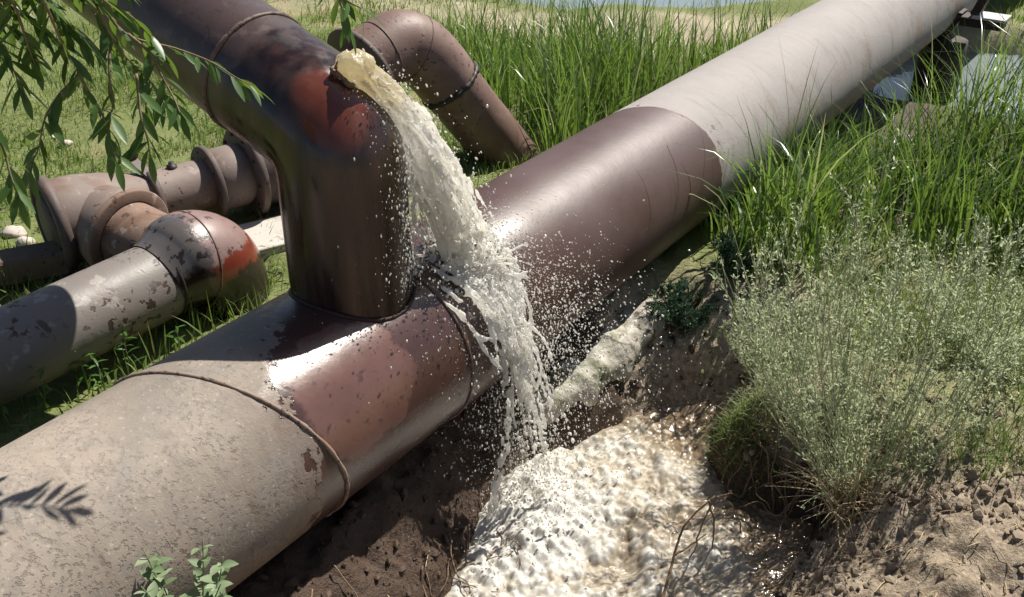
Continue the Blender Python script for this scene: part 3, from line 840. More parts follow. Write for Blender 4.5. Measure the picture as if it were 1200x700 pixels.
for (x, y, r_, sd, lb) in ((-2.08, 3.72, .05, 1, 'pinkish white stone at the left edge above the timber beam'),
                           (-1.99, 3.62, .04, 2, 'smaller pale stone just right of the pinkish stone by the fitting'),
                           (-1.63, 3.17, .035, 3, 'pale stone in the gap between the fitting and the grey pipe'),
                           (-2.27, 4.76, .035, 4, 'single small white stone lying out on the lawn')):
    zz = float(height(np.array(x), np.array(y)))
    tag(MB().add(*lump((x, y, zz + r_ * .3), r_, sd)).build('stone', M['stone'], None, True, (x, y, zz)), lb, 'stone', 'pale stones on the grass')
# rounded, mossy pale ledge under the pipe on the far side of the fall
def ledge():
    P0 = np.array([.04, 2.86, -.47]); P1 = np.array([.60, 3.46, -.36])
    d = P1 - P0; L_ = np.linalg.norm(d); d = d / L_
    u = nv(np.cross(d, Z)); w = np.cross(u, d)
    tt, th = np.meshgrid(np.linspace(0, 1, 50), np.linspace(0, 2 * np.pi, 40, endpoint=False), indexing='ij')
    prof = np.sqrt(np.clip(1 - np.abs(2 * tt - 1) ** 2.4, 0.0, 1)) * .105
    v = P0 + tt[..., None] * L_ * d + prof[..., None] * (np.cos(th)[..., None] * u * .9 + np.sin(th)[..., None] * w * .85)
    v = v + (fbm(v * 7, 5, 9, .6) * .035)[..., None] * (np.cos(th)[..., None] * u + np.sin(th)[..., None] * w)
    o = MB().add(v.reshape(-1, 3), gridq(50, 40)).build('stone_ledge', M['mossy'], None, True, tuple((P0 + P1) / 2 - Z * .13))
    tag(o, 'pale mossy rounded ledge wet with spray beneath the pipeline', 'ledge')
n = NT('mossy_pale_stone'); o_ = n.obj()
c = n.mix(n.noise(12, 5, o_), (.24, .21, .165), (.46, .43, .37))
c = n.mix(n.math('MULTIPLY', n.step(.46, .60, n.noise(9, 4, o_)), .8), c, (.12, .14, .05))
c = n.mix(n.step(.58, .66, n.noise(24, 3, o_)), c, (.10, .075, .05))
M['mossy'] = n.done(n.prin(c, n.mixf(n.noise(10, 3, o_), .35, .8), n.bump(n.noise(40, 4, o_), .6, .01)))
ledge()

# ------------------------------------------------------------------ gushing water
def ico(n=1):
    import bmesh
    bm = bmesh.new(); bmesh.ops.create_icosphere(bm, subdivisions=n, radius=1)
    v = np.array([x.co[:] for x in bm.verts]); f = np.array([[x.index for x in q.verts] for q in bm.faces]); bm.free()
    return v, f
def blobs(cen, rad, axes=None, stretch=None, n=1):
    """many small ellipsoids in one array; axes (N,3) stretch direction"""
    v0, f0 = ico(n); N = len(cen)
    v = v0[None] * rad[:, None, None]
    if axes is not None:
        ax_ = axes / (np.linalg.norm(axes, axis=1)[:, None] + 1e-9)
        al = np.einsum('nvk,nk->nv', v, ax_)
        v = v + (al * (stretch - 1)[:, None])[..., None] * ax_[:, None]
    v = v + cen[:, None]
    f = f0[None] + (np.arange(N) * len(v0))[:, None, None]
    return v.reshape(-1, 3), f.reshape(-1, 3)
LAND = mp(2.10, R(66), RM + .02)
wg = np.random.default_rng(11)
def jet_pt(t):
    """ballistic arc from the hole onto the crown of the main pipe"""
    P = HOLE * (1 - t) + LAND * t
    P = P + Z * (.24 * t * (1 - t)) + np.array([.06, .0, 0]) * (t * (1 - t))
    return P
def build_water():
    C, Rr, Ax, St = [], [], [], []
    side = nv(np.cross(LAND - HOLE, Z))
    # jet: braided strands
    for k in range(190):
        an = wg.uniform(0, 2 * np.pi); rad_ = math.sqrt(wg.random()) * 1.25; sd = int(wg.integers(1, 999))
        a, b = math.cos(an) * rad_, math.sin(an) * rad_
        t0 = max(0., wg.uniform(-.5, .45)); t1 = min(1., t0 + wg.uniform(.35, 1.1))
        T = np.arange(t0, t1, .0135)
        nz = np.stack([vnoise(np.stack([T * 5, np.full(len(T), k * 3.7), np.full(len(T), q * 9.)], -1), sd) for q in range(3)], -1)
        gp = vnoise(np.stack([T * 13, np.full(len(T), k * 1.9)], -1), sd + 3)
        for t, z_, g2 in zip(T, nz, gp):
            if g2 < -.45 and t > .15: continue
            p = jet_pt(t)
            tng = nv(jet_pt(t + .02) - jet_pt(t - .02)); up = np.cross(tng, side)
            w_ = .042 + .052 * t
            p = p + side * (a * w_ * .85 + z_[0] * .030 * (.25 + t)) + up * (b * w_ * .80 + z_[1] * .032 * (.25 + t))
            core = 1.5 - .8 * min(rad_, 1.1)
            C.append(p); Rr.append(wg.uniform(.0038, .0086) * (1.2 - .25 * t) * core); Ax.append(tng + wg.normal(0, .10, 3)); St.append(4.2)
    # swelling at the mouth
    for k in range(90):
        d_ = nv(wg.normal(0, 1, 3)); C.append(HOLE + hn * .010 + np.array([.012, -.004, .006]) + d_ * np.array([.036, .034, .024]) * wg.random() ** .4); Rr.append(wg.uniform(.016, .026)); Ax.append(d_); St.append(1.)
    # sheet spreading over the pipe
    for k in range(900):
        an = wg.uniform(0, 2 * np.pi); rr = abs(wg.normal(0, .14))
        s_ = 2.11 + rr * math.cos(an) * 1.05; a_ = 1.15 + rr * math.sin(an) * 2.6
        if a_ > 1.9: continue
        if vnoise(np.array([[s_ * 16, a_ * 5, 3.]]), 5)[0] < -.12 + rr * 1.6: continue
        C.append(mp(s_, a_, RM + .001)); Rr.append(wg.uniform(.003, .0075)); Ax.append(np.cross(D, mp(s_, a_) - A0)); St.append(1.4)
    # run-off strands over the front of the pipe, then free fall into the pool
    for k in range(54):
        s0 = 2.11 + wg.normal(0, .075); a0 = wg.uniform(.7, 1.2)
        s1 = 2.10 + (s0 - 2.11) * .42 + wg.normal(0, .018)
        out = wg.uniform(.0, .05); aend = wg.uniform(-.1, .35)
        full = wg.random() < .55
        pth = []
        for t in np.linspace(0, 1, 22):
            a_ = a0 + (aend - a0) * t
            pth.append(mp(s0 + (s1 - s0) * t, a_, RM + .006 + out * t * t))
        p = pth[-1].copy(); vel = nv(pth[-1] - pth[-3]) * wg.uniform(.7, 1.3) + W * .25
        while p[2] > WATER - .02:
            p = p + vel * .014; vel = vel + np.array([0, 0, -9.81]) * .014
            pth.append(p.copy())
            if not full and p[2] < -.1 - wg.random() * .3: break
        pth = smooth_path(np.array(pth), 80)
        sd = int(wg.integers(1, 999))
        nz = np.stack([vnoise(np.stack([np.linspace(0, 5, 80), np.full(80, k * 1.7), np.full(80, q * 5.)], -1), sd) for q in range(3)], -1)
        gap = vnoise(np.stack([np.linspace(0, 9, 80), np.full(80, k * 2.3)], -1), sd + 4)
        for i, pp in enumerate(pth):
            if gap[i] < -.30 + .006 * max(0, i - 30) and i > 12: continue
            C.append(pp + nz[i] * .022 * min(1, i / 25)); Rr.append(wg.uniform(.0034, .0085) * (1.1 if i < 40 else .85)); Ax.append(pth[min(i + 1, 79)] - pth[max(i - 1, 0)]); St.append(2.0)
    # crown of the splash thrown up and aside where the jet strikes
    for k in range(70):
        p = mp(2.12 + wg.normal(0, .07), 1.0 + wg.normal(0, .22), RM + .01)
        vel = D * wg.normal(.45, .55) + W * abs(wg.normal(.45, .4)) + Z * wg.uniform(.1, .95)
        n_ = int(wg.integers(5, 13)); r_0 = wg.uniform(.0035, .0075)
        for i in range(n_):
            if math.hypot((p - A0) @ W, p[2]) > RM + .004:
                C.append(p.copy() + wg.normal(0, .002, 3)); Rr.append(r_0 * (1 - .55 * i / n_)); Ax.append(vel.copy()); St.append(2.2)
            p = p + vel * .012; vel = vel + np.array([0, 0, -9.81]) * .012
    # side tongue low on the left of the fall
    tip = smooth_path([mp(2.04, .1, RM + .03), np.array([-.01, 2.56, -.25]), np.array([-.04, 2.49, -.40]), np.array([-.075, 2.44, -.57])], 40)
    for i, pp in enumerate(tip):
        for q in range(2): C.append(pp + wg.normal(0, .008, 3)); Rr.append(wg.uniform(.004, .009)); Ax.append(tip[min(i + 1, 39)] - tip[max(i - 1, 0)]); St.append(2.2)
    C = np.array(C); Rr = np.array(Rr); Ax = np.array(Ax); St = np.array(St)
    v, f = blobs(C, Rr, Ax, St)
    tmp = bpy.data.objects.new('tmp', mesh_np('tmp', v, [f])); col.objects.link(tmp)
    md = tmp.modifiers.new('r', 'REMESH'); md.mode = 'VOXEL'; md.voxel_size = .0042; md.use_smooth_shade = True
    dg = bpy.context.evaluated_depsgraph_get()
    ev = tmp.evaluated_get(dg); me = bpy.data.meshes.new_from_object(ev)
    bpy.data.objects.remove(tmp)
    nvx = len(me.vertices); co = np.empty(nvx * 3, np.float32); me.vertices.foreach_get('co', co); co = co.reshape(-1, 3).astype(float)
    nr_ = np.empty(nvx * 3, np.float32); me.vertices.foreach_get('normal', nr_); nr_ = nr_.reshape(-1, 3)
    co = co + nr_ * (fbm(co * np.array([60, 60, 26]), 3, 13) * .0024)[:, None]
    dst = np.linalg.norm(co - HOLE, axis=1)
    age = np.clip(dst / .75, 0, 1)
    clear = sstep(.45, .75, dst) * .75
    org = np.array([.07, 2.62, WATER])
    me.vertices.foreach_set('co', (co - org).astype(np.float32).ravel())
    for nme, arr in (('age', age), ('clear', clear)):
        at = me.attributes.new(nme, 'FLOAT', 'POINT'); at.data.foreach_set('value', arr.astype(np.float32))
    me.polygons.foreach_set('use_smooth', np.ones(len(me.polygons), bool))
    me.name = 'gushing_water'
    o = link('gushing_water', me, M['jet'], None, Vector(org))
    tag(o, 'muddy water gushing from the burst bend and falling over the pipe into the pool', 'water', kind='stuff')
    # ---- spray
    C, V_, Rr = [], [], []
    def ball(n_, p0, sp, vdir, vs, tm, rlo, rhi, dv=.6):
        for k in range(n_):
            v = np.asarray(vdir) * wg.uniform(.5, 1.2) * vs + wg.normal(0, dv, 3)
            tt = wg.random() ** .8 * tm
            p = np.asarray(p0) + wg.normal(0, 1, 3) * sp + v * tt + .5 * np.array([0, 0, -9.81]) * tt * tt
            dx = p - A0; ww = dx @ W
            if math.hypot(ww, p[2]) < RM + .003: continue
            if np.hypot(*(p - STUB)[:2]) < RS + .003 and p[2] < .8: continue
            if p[2] < WATER + .01: continue
            C.append(p); V_.append(v + np.array([0, 0, -9.81]) * tt); Rr.append(rlo + (rhi - rlo) * wg.random() ** 3)
    ball(5200, LAND + W * .05, (.06, .06, .03), (.40, .05, .30), 1.0, .34, .0007, .0032, .60)
    ball(1800, mp(2.1, .55, RM + .03), (.05, .05, .06), (.45, -.20, .1), 1.0, .40, .0008, .0036, .45)
    ball(3200, mp(2.27, .45, RM + .03), (.09, .09, .07), (.45, .15, .1), .9, .36, .0007, .0032, .45)
    for k in range(2600):
        zq = wg.uniform(WATER + .02, .1); p = np.array([.02, 2.60, zq]) + wg.normal(0, 1, 3) * np.array([.05, .05, .03]) * (1 + 1.1 * abs(wg.normal()))
        if math.hypot((p - A0) @ W, p[2]) < RM + .003: continue
        C.append(p); V_.append(np.array([wg.normal(0, .5), wg.normal(0, .5), -3.2])); Rr.append(.0006 + .0026 * wg.random() ** 3)
    ball(900, HOLE + np.array([.06, -.03, -.02]), (.03, .03, .03), (.30, -.06, .1), .9, .42, .0008, .0030, .25)
    for k in range(1500):
        tq = wg.uniform(.15, 1); p = jet_pt(tq) + wg.normal(0, .035 + .045 * tq, 3)
        C.append(p); V_.append(jet_pt(tq + .02) - jet_pt(tq) + wg.normal(0, .004, 3)); V_[-1] = V_[-1] / .006; Rr.append(.0008 + .0030 * wg.random() ** 3)
    ball(1300, np.array([IMP[0], IMP[1], WATER + .03]), (.10, .10, .02), (.1, -.1, 1.0), 1.4, .30, .0009, .0036, .55)
    ball(700, np.array([.25, 2.35, WATER + .03]), (.22, .22, .01), (0, 0, 1.0), .9, .18, .0008, .0026, .25)
    for k in range(1500):
        s_ = 2.12 + wg.normal(0, .17); a_ = .7 + wg.normal(0, .55)
        C.append(mp(s_, a_, RM + .001)); V_.append(W * .6 - Z * 2); Rr.append(.0006 + .0016 * wg.random() ** 3)
    for k in range(1100):
        an = .15 - abs(wg.normal(0, .42)); zz = .86 - wg.random() ** .7 * .55
        rr_ = RS + .001 + abs(wg.normal(0, .012))
        C.append(STUB + np.array([math.cos(an), math.sin(an), 0]) * rr_ + Z * zz); V_.append(-Z * wg.uniform(2, 7)); Rr.append(.0006 + .0020 * wg.random() ** 3)
    C = np.array(C); V_ = np.array(V_); Rr = np.array(Rr)
    st = 1 + np.minimum(np.linalg.norm(V_, axis=1) * .38, 1.7)
    v0, f0 = ico(1)
    v, f = blobs(C, Rr, V_, st, 1)
    o = link('water_spray', mesh_np('water_spray', v - org, [f]), M['drop'], None, Vector(org))
    tag(o, 'fine white spray of drops flying off the pipe around the falling water', 'spray', kind='stuff')
build_water()

# ------------------------------------------------------------------ plants
def leaf_mesh(name, L, wdt, bend=.15, fold=.25, nseg=6, shape=1.0):
    t = np.linspace(0, 1, nseg + 1)
    hw = wdt / 2 * np.sin(np.pi * np.clip(t, 0, 1) ** shape) ** .9
    hw[0] = wdt * .04; hw[-1] = wdt * .02
    x = t * L; z = -bend * L * t ** 2
    V = np.concatenate([np.stack([x, hw, z + fold * hw], -1), np.stack([x, 0 * x, z], -1), np.stack([x, -hw, z + fold * hw], -1)])
    n_ = nseg + 1; i = np.arange(nseg)
    f = np.concatenate([np.stack([i, i + n_, i + n_ + 1, i + 1], -1), np.stack([i + n_, i + 2 * n_, i + 2 * n_ + 1, i + n_ + 1], -1)])
    return mesh_np(name, V, [f])
def orient(d, up, roll=0):
    d = Vector(d).normalized(); up = Vector(up)
    y = up.cross(d)
    if y.length < 1e-4: y = Vector((1, 0, 0)).cross(d)
    y.normalize(); z = d.cross(y)
    m = Matrix((d, y, z)).transposed()
    return (m @ Matrix.Rotation(roll, 3, 'X')).to_quaternion()
def put_leaf(me, mat, parent, p, d, roll=0, sc=1, name='leaf', up=(0, 0, 1)):
    o = bpy.data.objects.new(name, me); col.objects.link(o)
    if len(me.materials) == 0: me.materials.append(mat)
    o.parent = parent; o.location = Vector(p) - parent.location - (parent.parent.location if parent.parent else Vector())
    o.rotation_mode = 'QUATERNION'; o.rotation_quaternion = orient(d, up, roll)
    o.scale = (sc, sc, sc)
    return o
# --- overhanging willow boughs: twigs given as world polylines
TW = {
 'a': [(-.807, 1.687, 1.384), (-.818, 1.767, 1.266), (-.82, 1.802, 1.188), (-.813, 1.822, 1.133), (-.854, 1.813, 1.095), (-.881, 1.786, 1.054), (-.894, 1.76, 1.005), (-.907, 1.715, .972)],
 'b': [(-.813, 1.822, 1.133), (-.806, 1.833, 1.088), (-.787, 1.826, 1.048), (-.779, 1.815, 1.009), (-.762, 1.783, .969)],
 'c': [(-.788, 1.802, 1.36), (-.784, 1.89, 1.25), (-.77, 1.898, 1.176), (-.748, 1.923, 1.118), (-.714, 1.922, 1.075), (-.684, 1.888, 1.043)],
 'd': [(-.77, 1.898, 1.176), (-.771, 1.859, 1.121), (-.769, 1.842, 1.068), (-.77, 1.804, 1.03)],
 'e': [(-.787, 1.896, 1.28), (-.758, 1.937, 1.176), (-.686, 2.003, 1.125), (-.624, 2.014, 1.095), (-.577, 2.017, 1.061), (-.543, 2.02, 1.04)],
 'h': [(-.925, 1.672, 1.333), (-.906, 1.784, 1.277), (-.893, 1.837, 1.233), (-.858, 1.842, 1.192)],
 'i': [(-.932, 1.655, 1.281), (-.936, 1.804, 1.195), (-.922, 1.798, 1.149), (-.912, 1.79, 1.111)],
 'j': [(-.751, 1.938, 1.173), (-.717, 1.94, 1.135), (-.694, 1.924, 1.092), (-.668, 1.897, 1.052), (-.653, 1.873, 1.031)],
 'k': [(-.735, 1.90, 1.105), (-.723, 1.85, 1.039), (-.715, 1.838, 1.0), (-.711, 1.826, .966)],
 'm': [(-.84, 1.80, 1.30), (-.83, 1.83, 1.24), (-.80, 1.86, 1.19), (-.775, 1.875, 1.14)],
 'o': [(-.79, 1.90, 1.22), (-.775, 1.95, 1.12), (-.765, 1.98, 1.04), (-.76, 1.99, .99)],
 'p': [(-.86, 1.70, 1.34), (-.87, 1.76, 1.27), (-.885, 1.80, 1.20), (-.89, 1.82, 1.15)],
 'q': [(-.83, 1.74, 1.33), (-.85, 1.80, 1.28), (-.83, 1.85, 1.22), (-.80, 1.87, 1.16)],
 'n': [(-.80, 1.83, 1.30), (-.74, 1.90, 1.23), (-.71, 1.93, 1.18), (-.69, 1.95, 1.13)],
}
TW2 = {'f': [(-.898, 1.587, 1.188), (-.883, 1.616, 1.079), (-.872, 1.598, 1.023), (-.862, 1.586, .985)]}
TW3 = {'g': [(-.333, 1.927, 1.305), (-.333, 1.936, 1.252), (-.327, 1.939, 1.216), (-.318, 1.933, 1.191)],
       'l': [(-.333, 1.936, 1.252), (-.308, 1.916, 1.239), (-.287, 1.917, 1.228)]}
wl = [leaf_mesh('willow_leaf_blade', .066, .0165, .10, .22), leaf_mesh('willow_leaf_blade', .056, .0145, .22, .25), leaf_mesh('willow_leaf_blade', .074, .0170, .05, .18)]
def willow(name, tw, root, label, dens=1.0, extra=None):
    e = empty(name, root, label, 'branch')
    rr = random.Random(len(tw) * 7 + 1)
    if extra is not None:
        MB().add(*sweep(smooth_path(extra, 20), np.linspace(.016, .007, 20), 8)).build('bough', M['bark'], e)
    for key, p in tw.items():
        L_ = sum(np.linalg.norm(np.subtract(p[i + 1], p[i])) for i in range(len(p) - 1))
        n_ = 26; pth = smooth_path(p, n_)
        tw_o = MB().add(*sweep(pth, np.linspace(.0032, .0011, n_), 6)).build('twig', M['bark'], e)
        cnt = max(3, int(L_ / .0185 * dens))
        for k in range(cnt):
            t = .12 + .88 * (k + rr.random() * .6) / cnt; i = min(int(t * (n_ - 1)), n_ - 2)
            pp = pth[i]; tg = nv(pth[i + 1] - pth[i])
            sd = nv(np.cross(tg, Z) + 1e-3)
            sg = 1 if k % 2 else -1
            d = tg * rr.uniform(.35, .9) + sd * sg * rr.uniform(.35, 1.0) + np.array([rr.uniform(-.35, .35), rr.uniform(-.45, .45), rr.uniform(-.75, -.05)])
            put_leaf(wl[rr.randrange(3)], M['willow'], tw_o, pp, d, rr.uniform(-.9, .9), rr.uniform(.7, 1.12))
        put_leaf(wl[0], M['willow'], tw_o, pth[-1], nv(pth[-1] - pth[-3]) + np.array([0, 0, -.2]), rr.uniform(-.5, .5), .9)
    return e
willow('willow_branch', TW, (-.95, 1.60, 1.42), 'leafy willow bough hanging into the upper left corner before the inclined pipe', 1.15,
       [(-1.6, 1.2, 1.75), (-1.25, 1.42, 1.60), (-.95, 1.60, 1.42), (-.83, 1.74, 1.33), (-.79, 1.83, 1.29)])
TW4 = {
 'a': [(-1.00, 1.66, 1.40), (-.965, 1.74, 1.34), (-.935, 1.80, 1.29), (-.91, 1.84, 1.25)],
 'b': [(-.96, 1.70, 1.40), (-.92, 1.76, 1.35), (-.885, 1.82, 1.30), (-.855, 1.86, 1.25), (-.84, 1.87, 1.21)],
 'c': [(-.93, 1.72, 1.40), (-.88, 1.80, 1.35), (-.84, 1.86, 1.30), (-.81, 1.90, 1.26)],
 'd': [(-1.02, 1.68, 1.36), (-.99, 1.75, 1.28), (-.965, 1.80, 1.22), (-.95, 1.82, 1.17)],
 'e': [(-.90, 1.74, 1.41), (-.83, 1.82, 1.36), (-.78, 1.88, 1.31), (-.745, 1.92, 1.27)],
 'f': [(-.99, 1.72, 1.33), (-.95, 1.80, 1.26), (-.92, 1.84, 1.20), (-.90, 1.85, 1.15)],
}
willow('willow_branch', TW4, (-1.05, 1.60, 1.44), 'dense cluster of willow leaves filling the very top left corner', 1.5,
       [(-1.7, 1.1, 1.80), (-1.3, 1.40, 1.60), (-1.05, 1.60, 1.44), (-.93, 1.72, 1.40), (-.88, 1.77, 1.385)])
willow('willow_branch', TW2, (-.90, 1.58, 1.20), 'thin willow twig dangling at the left edge below the leafy bough', 1.1,
       [(-1.3, 1.2, 1.55), (-1.05, 1.42, 1.40), (-.90, 1.585, 1.19)])
willow('willow_branch', TW3, (-.335, 1.92, 1.32), 'short willow twig with narrow leaves hanging above the gooseneck flange', 1.0,
       [(-.75, 1.5, 1.75), (-.5, 1.78, 1.52), (-.335, 1.925, 1.31)])

# --- blade fields (reeds, lawn, creepers): one object each
def blades(P, hgt, wid, lean, curl, nseg, seed, yaw=None):
    """P (N,3) roots; curved tapering strips"""
    g_ = np.random.default_rng(seed); N = len(P)
    yaw = g_.uniform(0, 2 * np.pi, N) if yaw is None else yaw
    dirh = np.stack([np.cos(yaw), np.sin(yaw), np.zeros(N)], -1)
    face = yaw + np.pi / 2 + g_.normal(0, .5, N)
    sd = np.stack([np.cos(face), np.sin(face), np.zeros(N)], -1)
    t = np.linspace(0, 1, nseg + 1)
    ang = lean[:, None] + curl[:, None] * t[None] ** 1.6
    stp = hgt[:, None] / nseg
    dx = np.sin(ang) * stp; dz = np.cos(ang) * stp
    cx = np.concatenate([np.zeros((N, 1)), np.cumsum(dx[:, :-1], 1)], 1); cz = np.concatenate([np.zeros((N, 1)), np.cumsum(dz[:, :-1], 1)], 1)
    cen = P[:, None] + cx[..., None] * dirh[:, None] + cz[..., None] * Z
    hw = wid[:, None] / 2 * np.clip(1 - t[None] ** 2.2, .04, 1) * np.clip(.55 + 2 * t[None], 0, 1)
    a = cen + hw[..., None] * sd[:, None]; b = cen - hw[..., None] * sd[:, None]
    V = np.stack([a, b], 2).reshape(N, -1, 3)
    k = np.arange(nseg); q = np.stack([2 * k, 2 * k + 1, 2 * k + 3, 2 * k + 2], -1)
    F = q[None] + (np.arange(N) * 2 * (nseg + 1))[:, None, None]
    rnd = np.repeat(g_.random(N), 2 * (nseg + 1))
    return V.reshape(-1, 3), F.reshape(-1, 4), rnd
def scatter(n, x0, x1, y0, y1, dens, seed):
    g_ = np.random.default_rng(seed); x = g_.uniform(x0, x1, n); y = g_.uniform(y0, y1, n)
    k = g_.random(n) < dens(x, y); x, y = x[k], y[k]
    return np.stack([x, y, height(x, y, False) - .01], -1)
def wco(x, y): return (x - A0[0]) * W[0] + (y - A0[1]) * W[1]
def field(name, P, h0, h1, w0, w1, lean, curl, nseg, seed, mat, label, cat, hm=None):
    g_ = np.random.default_rng(seed + 5); N = len(P)
    cl = .5 + .5 * np.clip(fbm(P[:, :2] * 1.7, 2, seed) + .5, 0, 1.3)
    if hm is not None: cl = cl * hm(P[:, 0], P[:, 1])
    v, f, r_ = blades(P, g_.uniform(h0, h1, N) * cl, g_.uniform(w0, w1, N), np.abs(g_.normal(0, lean, N)), np.abs(g_.normal(curl, curl * .6, N)), nseg, seed)
    me = mesh_np(name, v, [f], dict(rnd=r_))
    o = link(name, me, mat)
    return tag(o, label, cat, kind='stuff')
def d_far(x, y):
    w = wco(x, y); q = np.stack([x, y], -1)
    front = sstep(-.42, -.62, w)
    rg = sstep(3.75, 4.4, y) * sstep(6.9, 5.7, y + .5 * fbm(q * 1.1, 2, 3)) * sstep(-.75, .05, x + .25 * fbm(q * 2, 2, 4))
    keep = (x > .16) | (y > 4.98 + .25 * (x < -.2))
    return front * rg * keep * np.clip(.75 + .7 * fbm(q * 2.2, 2, 5), .12, 1)
field('reed_bed', scatter(19000, -.9, 3.2, 3.7, 7.4, d_far, 1), .26, .74, .006, .014, .17, .85, 6, 1, M['reed'], 'tall green reeds standing behind the pipeline and gooseneck pipe', 'reeds')
def d_near(x, y):
    w = wco(x, y); q = np.stack([x, y], -1)
    front = sstep(-.3, .0, w)
    rg = sstep(3.35, 3.75, y + .25 * fbm(q * 2, 2, 6)) * sstep(.75, 1.05, x) * sstep(8.6, 6.8, y)
    p1 = ((x - 3.9) / 1.6) ** 2 + ((y - 7.0) / .95) ** 2
    p1b = ((x - 2.6) / .60) ** 2 + ((y - 5.9) / 1.15) ** 2
    thin = (1 - .72 * sstep(1.1, .6, p1)) * (1 - .88 * sstep(1.25, .6, p1b))
    cor = sstep(.40, .26, np.abs(x * .923 - y * .385)) * sstep(4.4, 5.0, y)
    thin = thin * (1 - .92 * cor)
    return front * rg * thin * np.clip(.8 + .6 * fbm(q * 2, 2, 15), .15, 1)
field('reed_bed', scatter(34000, .5, 5.2, 3.2, 8.6, d_near, 2), .50, 1.08, .006, .014, .24, 1.0, 6, 2, M['reed'], 'tall green reeds in front of the pipeline round the support post', 'reeds', lambda x, y: (1 - .5 * sstep(5.3, 6.2, y)) * (1 - .5 * sstep(1.3, .6, ((x - 2.6) / .60) ** 2 + ((y - 5.9) / 1.15) ** 2)) * (.42 + .58 * sstep(.36, .52, wco(x, y))))
def d_lawn(x, y):
    w = wco(x, y); q = np.stack([x, y], -1)
    return np.clip(sstep(-.30, -.42, w) * np.clip(.55 + 1.1 * fbm(q * 1.6, 3, 25), .06, 1) * sstep(11.5, 5, y) * sstep(8.6, 7.6, y - 2.5 * (x < -1.2)), 0, 1)
field('lawn_grass', scatter(120000, -4.4, .4, 3.0, 8.8, d_lawn, 3), .035, .12, .0035, .0075, .45, .8, 3, 3, M['lawn'], 'short sunlit grass on the open ground left of the pipeline', 'grass')
def d_farlawn(x, y):
    q = np.stack([x, y], -1)
    return np.clip((.45 + 1.1 * fbm(q * 1.1, 3, 35)) * (1 - .7 * sstep(7.3, 7.6, y) * sstep(8.2, 7.9, y)) * sstep(.9, 1.2, ((x - .6) / 3.2) ** 2 + ((y - 10.1) / 1.35) ** 2), .03, 1)
field('lawn_grass', scatter(34000, -1.5, 7, 6.6, 13, d_farlawn, 4), .05, .22, .005, .009, .3, .7, 3, 4, M['lawn'], 'rough grass along the far sandy path and pond', 'grass')
def d_strip(x, y):
    w = wco(x, y)
    s_ = (x - A0[0]) * D[0] + (y - A0[1]) * D[1]
    return sstep(-.30, -.36, w) * sstep(-1.0, -.7, w) * sstep(1.9, 1.5, s_)
field('verge_grass', scatter(5200, -2.6, -.3, 1.2, 3.6, d_strip, 5), .06, .20, .004, .009, .35, .8, 4, 5, M['lawn'], 'long grass between the grey pipe and the pipeline', 'grass')
def d_creep(x, y):
    q = np.stack([x, y], -1)
    dd_ = sdf(x, y, POOL)
    rg = sstep(.92, 1.12, x + .15 * fbm(q * 3, 2, 44)) * sstep(2.22, 2.55, y + .12 * fbm(q * 3, 2, 45)) * sstep(4.3, 3.8, y)
    rg2 = sstep(.60, .72, x) * sstep(2.66, 2.76, y) * sstep(3.6, 3.3, y) * .55
    return np.clip(np.maximum(rg, rg2) * sstep(.03, .10, dd_) * np.clip(.55 + .9 * fbm(q * 2.6, 3, 46) + .4 * sstep(2.9, 3.2, y), .05, 1), 0, 1)
field('creeping_grass', scatter(46000, .45, 3.4, 2.1, 4.4, d_creep, 6), .04, .14, .0024, .005, .6, .8, 3, 6, M['creeper'], 'low creeping grass over the dry bank right of the pool', 'grass')

